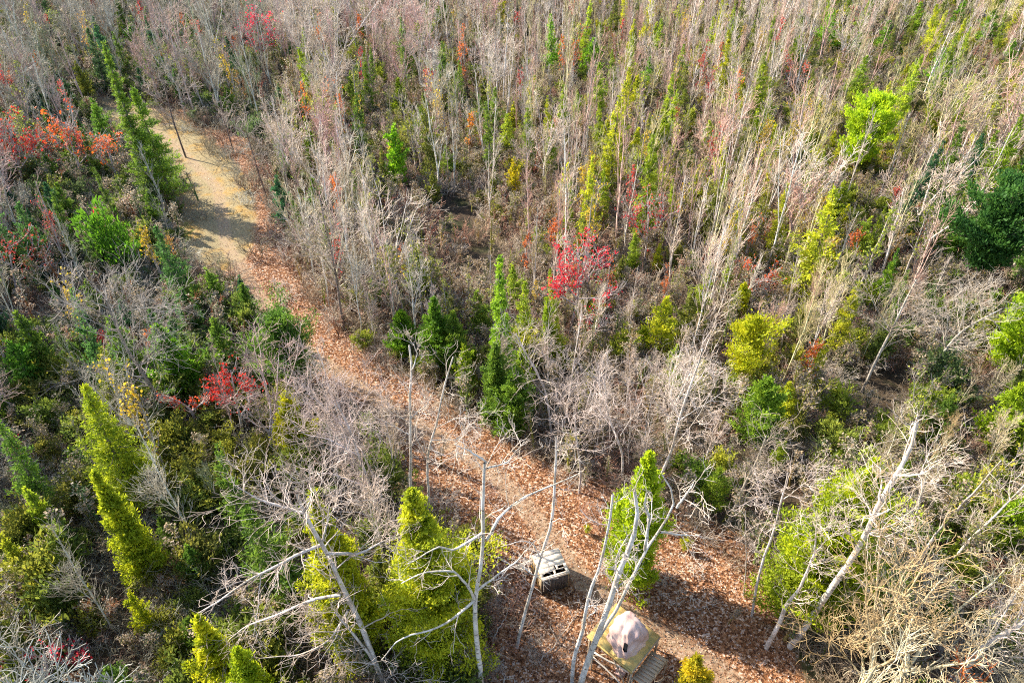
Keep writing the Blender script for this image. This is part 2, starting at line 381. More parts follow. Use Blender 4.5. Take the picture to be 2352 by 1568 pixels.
# fallen leaves lying on the trail and the open litter
lm, t2, b2 = mat('fallen_leaf')
va = N(t2, 'ShaderNodeAttribute', attribute_type='GEOMETRY', attribute_name='v').outputs['Fac']
t2.links.new(ramp(t2, va, [(0, (.07, .03, .016)), (.35, (.20, .075, .03)), (.6, (.36, .145, .055)), (.78, (.45, .24, .11)), (.9, (.60, .42, .31)), (1, (.72, .60, .52))]), b2.inputs['Base Color'])
b2.inputs['Roughness'].default_value = .55
nL = 220000; cand = np.stack([R.uniform(-60, 45, nL*4), 6+R.random(nL*4)**1.3*100], 1)
cp, cw = proj(np.c_[cand, np.zeros(len(cand))])
ok = (inside(OPENPX, cp) | (inside(LITPX, cp) & ((R.random(len(cand)) < .12) | ~inside(CLEAR, cp))))
dd = dist_poly(cand, TRAIL); ok &= (dd > 1.0) | (R.random(len(cand)) < .25)
ok |= (dd < 9) & (cand[:, 1] < 45) & (R.random(len(cand)) < .5); ok |= (dd < 9) & (R.random(len(cand)) < .18)
cand = cand[ok][:150000]
d_ = dist_poly(cand, TRAIL); lz = bump(cand[:, 0], cand[:, 1])*np.clip(d_/4, .15, 1)-.06*np.exp(-(d_/1.3)**2)+.015+.03*R.random(len(cand))
az = R.random(len(cand))*6.28
V, F = leaf_quads(np.c_[cand, lz], np.stack([np.cos(az), np.sin(az), .5*R.normal(size=len(az))], 1), (.055+.055*R.random(len(az))), .75, R, .5)
V[:, 2] = np.maximum(V[:, 2], 0*V[:, 2]-.2)
vv = np.clip(R.random(len(az))*.8+.14+.16*np.sin(cand[:, 0]*.9+2*np.sin(cand[:, 1]*.5))*np.sin(cand[:, 1]*.7), 0, 1); lo = bpy.data.objects.new('fallen_leaves', mesh_from('fallen_leaves', V, [F], [lm], fattr=np.r_[vv, vv])); link(lo)
lo['kind'] = 'stuff'; lo['label'] = 'brown and orange fallen leaves strewn along the woodland track'; lo['category'] = 'leaves'

# ------------------------------------------------------------------ hero trees
LAND = []          # (name for use in other labels, base position)
CAPS = []          # silhouettes kept free of taller random trees: (u0,v0,u1,v1,hw, Y)
PALE = (.66, .58, .53); GREYB = (.42, .38, .34); DKB = (.20, .17, .14)
def bare_hero(lines, label, short, r0=.16, twigs=1.0, tint=PALE, base=None, reach=3.2, seed=0, cat='bare tree', name='bare_tree', fine=1.0, twtint=None, crown_from=.35):
    """lines: traced centre lines in the photograph; the first is the trunk, from its foot up. Each is built at the
    tree's own distance and then swung forward or back so that the tree has depth."""
    r = np.random.default_rng(900+seed)
    r0 *= .8; foot = ground(*(base or lines[0][0])); Y = foot[1]; tk = Tubes(); bat = []
    sc = (proj([foot])[1][0])/FPX
    for k, ln in enumerate(lines):
        sw = 0 if k == 0 else r.normal()*1.1
        P = []
        for q, (u, v) in enumerate(ln):
            f = q/(len(ln)-1); yy = Y+(f*sw if k else .4*math.sin(f*3+seed)*f)
            P.append(at(u, v, yy))
        P = np.array(P)-foot
        if k == 0: P[0] = [P[0][0], 0, -.15]
        a = r0 if k == 0 else r0*(.50 if len(ln) > 4 else .42 if len(ln) > 3 else .3)
        P_, Q_ = resample(P, np.linspace(a, a*(.38 if k == 0 else .25), len(ln)), 14)
        P_[0, 1:] += np.cumsum(r.normal(size=(13, 3))*.018, axis=0)
        tk.add(P_, Q_, 8); bat.append((P_, Q_))
    rm = max(.010, sc*.31)*fine
    trunk = bat[:1]; limbs = bat[1:]
    cr = Tubes()
    l1 = sprout(trunk, int(12*twigs), crown_from, 1., reach, 52, .06, .16, 8, .42, rm*1.5, r, lt=.35)
    if limbs: l1 += sprout(limbs, int(9*twigs), .12, 1., reach*.7, 48, .05, .18, 8, .5, rm*1.4, r, lt=.3)
    for q in l1: cr.add(*q, 4)
    l2 = sprout(l1, 5, .15, 1., reach*.42, 42, .07, .26, 7, .6, rm, r, lt=.3); cr.add(*l2[0], 3)
    l3 = sprout(l2, 2, .2, 1., reach*.2, 45, .04, .25, 4, .7, rm*.8, r, lt=.2); cr.add(*l3[0], 3)
    o = thing(name, label, cat, foot)
    part('trunk', tk.mesh('hero_trunk', BARK), o, tint); part('crown', cr.mesh('hero_twigs', TWIG), o, np.array(twtint or tint)*np.array((.96, .89, .84)))
    if short: LAND.append((short, foot))
    for ln in lines[:1]:
        CAPS.append((*ln[0], *ln[-1], 9, Y))
    return o

bare_hero([[(885, 1575), (851, 1495), (821, 1412), (784, 1345), (767, 1305), (740, 1248), (697, 1178), (678, 1128)],
           [(740, 1250), (690, 1268), (650, 1291), (567, 1331), (505, 1380), (450, 1410)], [(783, 1365), (717, 1375), (633, 1412), (563, 1435), (517, 1482)],
           [(800, 1400), (760, 1470), (700, 1502), (600, 1512)], [(697, 1178), (640, 1165), (590, 1150), (540, 1120)], [(700, 1185), (712, 1130), (700, 1080)],
           [(752, 1270), (827, 1275), (877, 1245), (917, 1228)], [(740, 1245), (751, 1190), (752, 1160)]],
          'big grey tree whose long crooked limbs reach left over the dark cedar', 'the crooked grey tree', .19, 1.2, seed=1, reach=3.2)
bare_hero([[(900, 1575), (881, 1565), (851, 1500), (800, 1440), (770, 1400)], [(881, 1560), (867, 1522), (784, 1518), (730, 1540)], [(881, 1560), (917, 1542), (950, 1575)]],
          'low forked grey tree at the bottom edge below the big yellow-green cedar', None, .13, .6, seed=2, reach=2.6)
bare_hero([[(894, 1250), (871, 1188), (854, 1132), (821, 1045), (795, 975), (770, 925)], [(821, 1045), (760, 1010), (700, 1000), (660, 960)], [(805, 1000), (740, 930), (700, 900)],
           [(850, 1120), (790, 1100), (740, 1085), (690, 1110)], [(800, 985), (830, 930), (850, 890)]],
          'slanting pale tree with a wide pinkish twig crown left of the twin aspens', 'the slanting wide-crowned tree', .14, 1.5, (.60, .50, .48), seed=3, reach=3.6)
bare_hero([[(906, 1216), (884, 1162), (864, 1102), (837, 1045), (812, 1000)]], 'thinner slanting stem close behind the wide-crowned slanting tree', None, .10, .9, (.5, .44, .4), seed=4, reach=2.4)
bare_hero([[(945, 1190), (944, 1120), (947, 1043), (944, 980), (944, 856), (950, 825), (941, 790)], [(945, 850), (960, 815), (951, 785)], [(945, 960), (985, 925), (1000, 900)], [(944, 1000), (905, 975), (870, 960)]],
          'straight pale aspen with a broken forked top, left of a twin pair', 'the broken-topped aspen', .135, .7, (.70, .63, .57), seed=5, reach=2.2, crown_from=.45)
bare_hero([[(986, 1190), (984, 1120), (981, 1043), (1004, 980), (1017, 890), (1040, 820)], [(980, 1045), (955, 1000), (960, 950)], [(1004, 980), (1050, 960), (1100, 960)], [(990, 1010), (1060, 1010), (1090, 1040)]],
          'pale aspen with curving upper stem, right of a twin pair', 'the curving aspen', .12, .9, (.70, .63, .57), seed=6, reach=2.6)
bare_hero([[(1107, 1590), (1101, 1505), (1091, 1428), (1090, 1378), (1097, 1352), (1114, 1245), (1110, 1150), (1117, 1058)],
           [(1118, 1238), (1151, 1178), (1204, 1138), (1277, 1108), (1334, 1082)], [(1097, 1355), (1131, 1331), (1191, 1292), (1240, 1245)], [(1191, 1292), (1225, 1320), (1267, 1345)],
           [(1090, 1378), (1051, 1412), (1004, 1442), (924, 1462), (877, 1512)], [(1089, 1375), (1074, 1345), (1037, 1308), (970, 1312), (917, 1338)],
           [(1110, 1222), (1074, 1245), (1037, 1265), (1000, 1250), (930, 1290)], [(1119, 1075), (1165, 1060), (1200, 1010)], [(1117, 1062), (1080, 1040), (1040, 1030)]],
          'tall pale aspen with long arching side limbs beside the big yellow-green cedar', 'the arching-limbed aspen', .17, .45, (.72, .66, .60), seed=7, reach=2.3, crown_from=.4)
bare_hero([[(1187, 1485), (1197, 1428), (1221, 1345), (1241, 1278), (1268, 1200), (1270, 1130), (1274, 1072), (1272, 1000)], [(1268, 1200), (1280, 1190), (1292, 1190)], [(1241, 1278), (1225, 1250), (1200, 1240), (1150, 1255)]],
          'leaning pale aspen crossing in front of the wooden box blind', 'the aspen leaning before the blind', .13, .3, (.70, .63, .58), seed=8, reach=1.6, crown_from=.8)
bare_hero([[(1313, 1580), (1321, 1495), (1341, 1455), (1347, 1395), (1357, 1345), (1381, 1295), (1401, 1188), (1407, 1128)], [(1347, 1397), (1358, 1390), (1364, 1384)], [(1350, 1420), (1370, 1400), (1374, 1375)]],
          'single crooked aspen stem between the box blind and the platform', 'the single aspen by the platform', .14, .35, (.70, .65, .61), seed=9, reach=1.7, crown_from=.6)
bare_hero([[(1326, 1590), (1345, 1530), (1367, 1475), (1401, 1382), (1417, 1312), (1447, 1245), (1464, 1212), (1461, 1172), (1450, 1120)],
           [(1367, 1475), (1417, 1398), (1457, 1318), (1484, 1265), (1521, 1212), (1561, 1162), (1553, 1110), (1530, 1085)],
           [(1414, 1335), (1411, 1275), (1437, 1232)], [(1481, 1262), (1487, 1178), (1471, 1158), (1478, 1120)], [(1517, 1222), (1568, 1225), (1600, 1230)], [(1415, 1350), (1440, 1330), (1457, 1318)],
           [(1555, 1165), (1575, 1130), (1590, 1100)]],
          'big pale aspen forking into two trunks over the plywood platform', 'the forked aspen at the platform', .21, .5, (.74, .68, .62), seed=10, reach=2.0, crown_from=.55)
bare_hero([[(1811, 1487), (1858, 1428), (1888, 1375), (1918, 1335), (1948, 1292), (1975, 1245), (2001, 1195), (2028, 1125), (2061, 1092), (2095, 1045), (2108, 965)],
           [(1948, 1308), (1988, 1345), (2008, 1378), (2035, 1408), (2061, 1445)], [(1993, 1225), (2010, 1222), (2026, 1223)], [(2001, 1190), (1990, 1150), (1965, 1120)], [(2020, 1150), (2028, 1110), (2025, 1075)],
           [(2001, 1195), (2030, 1175), (2045, 1165)], [(2035, 1408), (2080, 1390), (2120, 1340)], [(2061, 1092), (2120, 1090), (2170, 1060)]],
          'thick leaning white birch rising over the large bright green cedar', 'the leaning white birch', .22, .9, (.78, .70, .63), seed=11, reach=2.8, crown_from=.5)
bare_hero([[(1758, 1490), (1785, 1442), (1800, 1395), (1810, 1375), (1831, 1365), (1851, 1312), (1871, 1268)], [(1871, 1268), (1888, 1252), (1905, 1232)], [(1862, 1295), (1875, 1300), (1886, 1304)], [(1871, 1268), (1880, 1200), (1870, 1150)]],
          'crooked white snag with a kinked trunk left of the leaning birch', 'the kinked white snag', .16, .7, (.72, .64, .58), seed=12, reach=2.2)
bare_hero([[(1728, 1414), (1745, 1328), (1765, 1265), (1788, 1205), (1801, 1145), (1815, 1085)], [(1790, 1200), (1760, 1160), (1740, 1130)], [(1801, 1145), (1830, 1120), (1870, 1090)]],
          'slender white tree with bent twigs beside a dark hollow', 'the slender tree at the dark hollow', .10, .9, (.70, .62, .58), seed=13, reach=2.4)
bare_hero([[(1708, 1368), (1715, 1278), (1710, 1175)]], 'thin upright whip of a tree on the litter slope', None, .05, .5, (.66, .58, .53), seed=14, reach=1.5, cat='sapling', name='sapling')
bare_hero([[(1668, 1207), (1685, 1172), (1711, 1112), (1741, 1055), (1760, 1000)], [(1690, 1180), (1725, 1120), (1755, 1078), (1790, 1020)]],
          'brown-grey tree with twin stems at the far edge of the litter', 'the brown twin-stemmed tree', .13, 1.4, (.42, .37, .30), seed=15, reach=3.0, twtint=(.55, .48, .42))
bare_hero([[(2185, 1580), (2225, 1520), (2268, 1478), (2352, 1432), (2400, 1390)], [(2268, 1478), (2300, 1420), (2352, 1345)]], 'thick white trunk slanting out of the corner at the lower right edge', 'the corner birch', .24, 1.2, (.76, .68, .62), seed=16, reach=2.8)
bare_hero([[(2251, 1460), (2301, 1405), (2352, 1345), (2390, 1300)]], 'grey shaded trunk slanting behind the thick white corner trunk', None, .19, 1.3, (.5, .47, .42), seed=17, reach=2.8)
bare_hero([[(2161, 1314), (2235, 1232), (2301, 1168), (2352, 1112)]], 'straight slanting pole of a birch running toward the right edge', 'the slanting pole birch', .11, 1.6, (.72, .65, .58), seed=18, reach=2.6)
bare_hero([[(2098, 1320), (2128, 1258), (2150, 1225), (2171, 1202)]], 'broken grey stub leaning right of the bright green cedar', None, .13, .6, (.62, .55, .5), seed=19, reach=1.6)
bare_hero([[(2068, 1280), (2105, 1185), (2118, 1128), (2130, 1090)]], 'thin leaning tree just left of the broken grey stub', None, .09, 1.2, (.62, .56, .5), seed=20, reach=2.2)
bare_hero([[(1500, 1170), (1510, 1110), (1545, 1030), (1560, 960), (1590, 870), (1610, 800)], [(1545, 1030), (1600, 960), (1650, 860)], [(1560, 960), (1540, 900), (1550, 850)], [(1560, 965), (1620, 930), (1660, 900)]],
          'tall white tree with a fan of straight limbs behind the lime-green spire', 'the fan-limbed white tree', .14, 1.4, (.72, .64, .60), seed=21, reach=2.6)
bare_hero([[(392, 975), (380, 946), (347, 883), (317, 840), (283, 783), (262, 735), (245, 690)], [(347, 883), (280, 860), (220, 850), (150, 860)], [(283, 783), (330, 730), (390, 700)], [(262, 735), (200, 700), (140, 690)],
           [(317, 840), (360, 800), (350, 760)], [(270, 750), (300, 690), (290, 640)]],
          'dark-trunked sprawling tree leaning left in the shaded woods', 'the dark sprawling tree', .20, 1.7, (.26, .23, .20), seed=22, reach=4.2, twtint=(.50, .47, .44))
bare_hero([[(792, 760), (782, 690), (770, 600), (748, 520), (735, 450)], [(775, 640), (730, 580), (690, 540)], [(770, 600), (800, 540), (830, 480)], [(790, 720), (820, 690), (860, 670)]],
          'dark-stemmed bare tree standing at the edge of the leafy track', 'the track-side maple', .15, 1.6, (.27, .22, .19), seed=23, reach=3.8, twtint=(.62, .54, .50))
bare_hero([[(427, 361), (415, 330), (400, 285), (390, 253), (380, 210), (372, 170)], [(390, 253), (420, 225), (440, 190)], [(388, 245), (350, 220), (330, 190)]],
          'lone dark-stemmed tree standing out on the sandy clearing', 'the clearing tree', .17, 1.0, (.17, .13, .11), seed=24, reach=3.0, twtint=(.45, .40, .37))
bare_hero([[(536, 347), (525, 310), (512, 270), (505, 230)]], 'slim dark tree on the leafy edge right of the clearing tree', None, .12, 1.2, (.20, .15, .13), seed=25, reach=2.6, twtint=(.5, .45, .42))
bare_hero([[(614, 458), (592, 390), (575, 330), (560, 285)]], 'slim dark tree at the near right rim of the sandy clearing', None, .12, 1.2, (.20, .15, .13), seed=26, reach=3.0, twtint=(.5, .45, .42))
bare_hero([[(1978, 903), (2005, 840), (2045, 760), (2080, 690), (2105, 640)], [(2045, 760), (2010, 700), (1990, 660)], [(2045, 760), (2100, 740), (2150, 735)]],
          'grey leaning tree whose foot stands on shaded ground in a gap', 'the gap tree', .15, 1.5, (.48, .43, .38), seed=27, reach=3.6)
bare_hero([[(2108, 898), (2155, 823), (2201, 763), (2250, 735), (2301, 710)], [(2170, 805), (2175, 750), (2170, 690)], [(2201, 763), (2220, 700), (2260, 660)]],
          'slanting forked tree right of the gap tree', 'the slanting forked tree', .14, 1.6, (.50, .46, .42), seed=28, reach=3.6, twtint=(.6, .56, .5))
bare_hero([[(784, 150), (800, 110), (814, 80), (851, 30), (880, -10)]], 'straight white birch leaning right above the clearing at the far side', None, .17, .9, (.78, .70, .66), seed=29, reach=2.5)
bare_hero([[(1157, 269), (1157, 173), (1164, 83), (1166, 30)], [(1157, 235), (1190, 200), (1217, 197)], [(1158, 175), (1130, 170), (1110, 160)]],
          'straight white birch with one arm-like limb low on its right', 'the one-armed birch', .14, .9, (.76, .69, .65), seed=30, reach=2.5)
bare_hero([[(1084, 186), (1090, 150), (1092, 100)], [(1082, 190), (1060, 205), (1045, 208)], [(1082, 190), (1078, 215), (1072, 228)], [(1082, 190), (1100, 215), (1108, 222)], [(1082, 190), (1115, 193), (1120, 200)], [(1082, 190), (1050, 188), (1040, 196)], [(1082, 190), (1090, 220), (1090, 232)]],
          'white dead tree with its branches splayed downward like a brush', None, .12, 1.0, (.82, .75, .72), seed=31, reach=2.0)
bare_hero([[(1330, 1130), (1335, 1080), (1325, 1000), (1318, 930)], [(1328, 1020), (1300, 960), (1280, 900)], [(1325, 1000), (1360, 930), (1370, 860)]],
          'white thicket tree with forking stems above the far track edge', 'the forking thicket tree', .11, 1.6, (.68, .60, .58), seed=32, reach=3.0)
bare_hero([[(1268, 1010), (1262, 960), (1250, 890), (1210, 820), (1180, 770)], [(1262, 960), (1300, 900), (1290, 830)]],
          'curving grey tree with a white fan of twigs right of the tall green spire', None, .12, 1.7, (.62, .56, .54), seed=33, reach=3.2)
bare_hero([[(1430, 1110), (1432, 1040), (1400, 950), (1390, 860)], [(1425, 1000), (1470, 930), (1490, 860)]],
          'bushy white tree of many stems in the thicket below the red maple', None, .11, 1.7, (.68, .61, .59), seed=34, reach=3.0)

# ---- red maple in leaf
def leafy_hero(lines, label, short, tint, seed, reach=1.8, r0=.12, size=.19, per=5, btint=(.6, .52, .5), name='red_maple', cat='maple', extra=12):
    r = np.random.default_rng(1500+seed); foot = ground(*lines[0][0]); Y = foot[1]; tk = Tubes(); bat = []
    for k, ln in enumerate(lines):
        sw = 0 if k == 0 else r.normal()*1.2
        P = np.array([at(u, v, Y+sw*q/(len(ln)-1)) for q, (u, v) in enumerate(ln)])-foot
        a = r0 if k == 0 else r0*.55; P_, Q_ = resample(P, np.linspace(a, a*.3, len(ln)), 12); tk.add(P_, Q_, 6); bat.append((P_, Q_))
    l1 = sprout(bat, extra, .25, 1., reach, 42, .10, .14, 7, .5, .022, r, lt=.3); l2 = sprout(l1, 5, .2, 1., reach*.45, 42, .1, .2, 5, .6, .016, r)
    cr = Tubes(); cr.add(*l1[0], 4); cr.add(*l2[0], 3)
    o = thing(name, label, cat, foot)
    part('trunk', tk.mesh('leafy_trunk', BARK), o, btint); part('crown', cr.mesh('leafy_branches', TWIG), o, btint)
    part('leaves', leaves_on(l1+l2, per, size, r, 'red_leaves', LEAF), o, tint)
    if short: LAND.append((short, foot))
    for ln in lines: CAPS.append((*ln[0], *ln[-1], 22, Y))
    return o
leafy_hero([[(1308, 765), (1315, 736), (1327, 686), (1330, 630), (1325, 570)], [(1327, 690), (1290, 640), (1278, 580)], [(1327, 686), (1360, 685), (1400, 680), (1420, 670)], [(1328, 660), (1365, 620), (1375, 580)], [(1328, 660), (1345, 600), (1345, 550)], [(1320, 700), (1290, 680), (1268, 660)]],
           'bright crimson-leaved maple standing alone in the middle of the woods', 'the crimson maple', (.75, .035, .06), 1, reach=2.1)
leafy_hero([[(1480, 610), (1485, 560), (1490, 500), (1488, 460)], [(1486, 560), (1460, 520), (1450, 480)], [(1486, 560), (1515, 520), (1525, 480)]],
           'thin pink-red maple up behind the crimson maple on its right', 'the pink-red maple', (.65, .07, .08), 2, reach=2.2, per=3)
leafy_hero([[(560, 1010), (552, 960), (540, 910), (530, 850)], [(552, 960), (575, 920), (560, 880)], [(548, 940), (510, 900), (500, 870)]],
           'small scarlet maple glowing in the shaded woods near the dark sprawling tree', 'the scarlet understorey maple', (.70, .045, .03), 3, reach=1.6, per=4)
leafy_hero([[(455, 985), (440, 940), (400, 915), (360, 905)], [(440, 945), (470, 920), (480, 900)]], 'salmon-red low branches spreading beside the green cedar in shade', None, (.68, .10, .04), 4, reach=1.4, per=4)
leafy_hero([[(195, 425), (180, 380), (160, 320), (150, 280)], [(180, 380), (215, 340), (240, 320)], [(175, 360), (130, 320), (115, 300)]], 'orange-leaved maple left of the tall dark spruce', 'the orange maple', (.72, .13, .025), 5, reach=3.0, per=5, size=.26, extra=16)
leafy_hero([[(60, 440), (45, 390), (30, 330), (20, 290)], [(45, 390), (80, 340), (70, 310)], [(42, 380), (0, 340), (-10, 300)]], 'red-leaved maple at the left edge beyond the orange maple', 'the red edge maple', (.62, .06, .04), 6, reach=3.2, per=5, size=.25, extra=16)
leafy_hero([[(275, 430), (262, 390), (250, 350), (245, 330)], [(262, 390), (235, 370), (220, 360)]], 'small orange maple at the foot of the tall dark spruce', None, (.72, .16, .03), 7, reach=2.4, per=4, size=.22)
leafy_hero([[(605, 175), (600, 130), (590, 60), (585, 10)], [(600, 130), (620, 90), (618, 50)], [(598, 120), (570, 90), (570, 60)]], 'tall magenta-red maple high in the woods beyond the clearing', 'the magenta maple', (.62, .05, .10), 8, reach=3.6, per=4, size=.28, extra=18)
leafy_hero([[(1078, 370), (1077, 340), (1080, 300), (1080, 268)]], 'small flame yellow and orange tree above the dark hollow', 'the flame-yellow tree', (.75, .30, .02), 9, reach=1.4, per=8, size=.24, name='yellow_tree', cat='yellow tree')
leafy_hero([[(1700, 700), (1705, 670), (1715, 640), (1730, 610)], [(1705, 670), (1740, 650), (1770, 640)]], 'red and orange sapling above the bright yellow pine', None, (.68, .13, .04), 10, reach=2.2, per=4)
leafy_hero([[(1800, 230), (1808, 200), (1815, 170), (1820, 140)], [(1808, 200), (1840, 180), (1850, 165)]], 'pink-red maple among pale birches in the far woods', None, (.60, .10, .07), 11, reach=2.8, per=3, size=.25)
leafy_hero([[(118, 1575), (112, 1550), (105, 1520), (100, 1490)], [(112, 1550), (140, 1520), (160, 1510)], [(112, 1550), (70, 1530), (40, 1530)]], 'crimson-leaved sapling in the bottom left corner', None, (.62, .03, .06), 12, reach=1.7, per=4)
leafy_hero([[(40, 690), (35, 650), (25, 600), (20, 560)], [(35, 650), (80, 620), (110, 600)]], 'dull red maple deep in shade at the left edge', None, (.42, .06, .05), 13, reach=3.2, per=4, size=.22)
leafy_hero([[(1180, 105), (1182, 80), (1185, 60), (1186, 40)]], 'faint red maple far off right of the one-armed birch', None, (.60, .08, .08), 14, reach=2.4, per=4, size=.26)
leafy_hero([[(1350, 800), (1345, 770), (1350, 740), (1355, 720)], [(1346, 775), (1375, 755), (1385, 740)]], 'low red-leaved sapling in front of the crimson maple', None, (.65, .04, .06), 15, reach=1.6, per=3)

# ---- conifers that can be picked out
LIME = (.36, .41, .02); YEL = (.40, .41, .02); BRT = (.25, .34, .02); MID = (.13, .22, .03); DRK = (.045, .125, .035); OLV = (.20, .23, .04); TEAL = (.05, .14, .06)
def conifer(tip, bot, hw, kind, tint, label, short=None, own=0, dens=1.6, spray=.2, ext=1.12, name=None):
    tip = np.array(tip, float); bot = np.array(bot, float); bot = tip+(bot-tip)*ext
    Y = ground(*bot)[1]; T = at(*tip, Y); h = max(T[2], .6); foot = np.array([T[0], Y, 0]); foot[2] = gz(foot[0], foot[1])
    w = hw*proj([foot+[0, 0, h*.4]])[1][0]/FPX
    lib = {'spruce': SPR, 'cedar': CED, 'pine': PIN, 'bush': BSH}[kind]; nm = name or {'spruce': 'spruce_tree', 'cedar': 'cedar_tree', 'pine': 'pine_tree', 'bush': 'evergreen_bush'}[kind]
    tint = np.array(tint)*np.array((1.15, 1.2, 1.0)); o = thing(nm, label, {'spruce': 'spruce', 'cedar': 'cedar', 'pine': 'pine', 'bush': 'evergreen bush'}[kind], foot, R.random()*6.28)
    if own:
        tk, cr = make_conifer(own, kind, h, w, dens, spray)
    else:
        tk, cr = lib[R.integers(len(lib))]; H0 = {'spruce': 10, 'cedar': 7, 'pine': 9, 'bush': 2.2}[kind]; W0 = {'spruce': 1.43, 'cedar': 1.43, 'pine': 2.15, 'bush': 1.35}[kind]
        o.scale = (w/W0, w/W0, h/H0)
    part('trunk', tk, o, DKB); part('crown', cr, o, vari(tint, .06))
    if short: LAND.append((short, foot))
    CAPS.append((*tip, *bot, hw*1.0, Y))
    return o
conifer((960, 1125), (978, 1500), 98, 'cedar', (.44, .44, .03), 'largest cedar, broad and yellow-green, left of the arching-limbed aspen', 'the broad yellow-green cedar', 201, 2.4, .17, 1.02)
conifer((722, 1118), (800, 1500), 62, 'cedar', (.36, .38, .02), 'yellow-green cedar behind the crooked grey tree with dark lower boughs', 'the cedar behind the crooked tree', 202, 2.2, .18, 1.02)
conifer((1492, 1045), (1430, 1330), 62, 'cedar', LIME, 'lime-green cedar spire behind the forked aspen above the track', 'the lime-green cedar', 203, 2.2, .18, 1.02)
conifer((2010, 1060), (1935, 1400), 105, 'cedar', (.36, .42, .02), 'large bright green cedar under the leaning white birch', 'the bright green cedar', 204, 1.5, .19, 1.02)
conifer((1925, 1130), (1870, 1380), 70, 'cedar', (.28, .34, .03), 'green cedar joined to the left side of the large bright one', None, 205, 1.6, .19)
conifer((1150, 588), (1143, 900), 30, 'spruce', (.25, .38, .03), 'tall pointed bright green spire standing left of the crimson maple', 'the tall green spire', 206, 1.5, .2, 1.12)
conifer((1265, 685), (1262, 830), 22, 'spruce', BRT, 'small slim green spire at the foot of the crimson maple', 'the small green spire', 207, 2.6, .17, 1.1)
conifer((1178, 850), (1172, 985), 46, 'cedar', MID, 'dark green cedar at the edge of the leafy track', 'the track-edge cedar', 208, 2., .18, 1.1)
conifer((1135, 795), (1145, 960), 34, 'cedar', MID, 'shaded green cedar just behind the track-edge cedar', None, 209, 2.2, .18, 1.1)
conifer((920, 718), (920, 815), 34, 'cedar', (.14, .26, .02), 'squat green cedar left of two fir clumps along the track', 'the squat green cedar', 210, 2., .19, 1.1)
conifer((998, 695), (1005, 850), 38, 'cedar', (.12, .25, .025), 'green cedar, middle one of three along the far side of the track', None, 211, 2., .19, 1.1)
conifer((1040, 722), (1045, 860), 32, 'cedar', (.17, .26, .035), 'soft olive cedar, right one of three along the far side of the track', None, 212, 2., .19, 1.1)
conifer((232, 95), (345, 475), 26, 'spruce', (.16, .24, .035), 'tallest dark spruce, very narrow, at the left rim of the clearing', 'the tallest dark spruce', 213, 1.1, .26, 1.02)
conifer((312, 205), (375, 470), 50, 'spruce', (.15, .25, .03), 'broad dark green spruce overlapping the clearing', 'the broad dark spruce', 214, .9, .28, 1.02)
conifer((210, 228), (258, 350), 20, 'spruce', (.12, .23, .03), 'short dark pointed spruce left of the tallest one', 'the short dark spruce', 215, 1.1, .26, 1.05)
conifer((183, 885), (255, 1150), 62, 'spruce', (.32, .38, .022), 'large yellow-green spruce in the left woods catching the sun', 'the large sunlit spruce', 216, 1.3, .21, 1.05)
conifer((222, 1085), (275, 1330), 40, 'cedar', (.32, .36, .022), 'column of yellow-green cedar below the large sunlit spruce', 'the yellow cedar column', 217, 2., .19, 1.02)
conifer((648, 902), (690, 1070), 42, 'cedar', YEL, 'golden-green cedar left of the slanting wide-crowned tree', 'the golden cedar', 218, 2., .18, 1.05)
conifer((365, 748), (405, 910), 45, 'cedar', (.13, .25, .02), 'green cedar in shade behind salmon-red branches', 'the shaded cedar', 219, 2., .2, 1.05)
conifer((1735, 738), (1725, 870), 52, 'pine', YEL, 'bright yellow-green pine with spread clumps right of the white thicket', 'the yellow-green pine', 220, 1.7, .24, 1.25)
conifer((1712, 655), (1712, 735), 26, 'cedar', YEL, 'yellow cedar directly above the yellow-green pine', None, 221, 1.6, .2)
conifer((1770, 868), (1735, 1000), 50, 'cedar', (.22, .34, .04), 'soft green cedar below the yellow-green pine', None, 222, 1.5, .2)
conifer((2010, 238), (1995, 385), 54, 'pine', (.34, .44, .02), 'big round-topped bright green pine in the right-hand birch stand', 'the round green pine', 223, 2.2, .32, 1.25)
conifer((2362, 725), (2320, 860), 55, 'pine', (.30, .42, .02), 'bright green pine cut by the right edge', None, 224, 2.4, .26, 1.2)
conifer((2330, 440), (2270, 660), 75, 'pine', (.06, .15, .035), 'large dark green pine in shade at the right edge', 'the large dark pine', 225, 3., .32, 1.1)
conifer((448, 1420), (520, 1600), 45, 'cedar', YEL, 'sunlit yellow-green cedar near the bottom edge', 'the bottom-edge cedar', 226, 2., .18, 1.02)
conifer((532, 1478), (600, 1640), 45, 'cedar', (.36, .40, .02), 'brighter cedar right of the bottom-edge cedar', None, 227, 2., .18, 1.02)
conifer((1607, 1515), (1600, 1600), 34, 'cedar', (.50, .42, .03), 'little golden cedar at the bottom edge beside the track', None, 228, 2., .15, 1.02)
conifer((640, 745), (655, 900), 85, 'bush', (.11, .19, .035), 'wide dark juniper mound bulging over the shaded track', 'the juniper mound', 229, 1.2, .2, 1.0)
conifer((1350, 1212), (1350, 1224), 12, 'bush', LIME, 'tiny green seedling alone on the orange litter', None, ext=1.0)
conifer((1578, 1240), (1578, 1262), 18, 'bush', YEL, 'small yellow-green bush on the litter right of the track', None, ext=1.0)
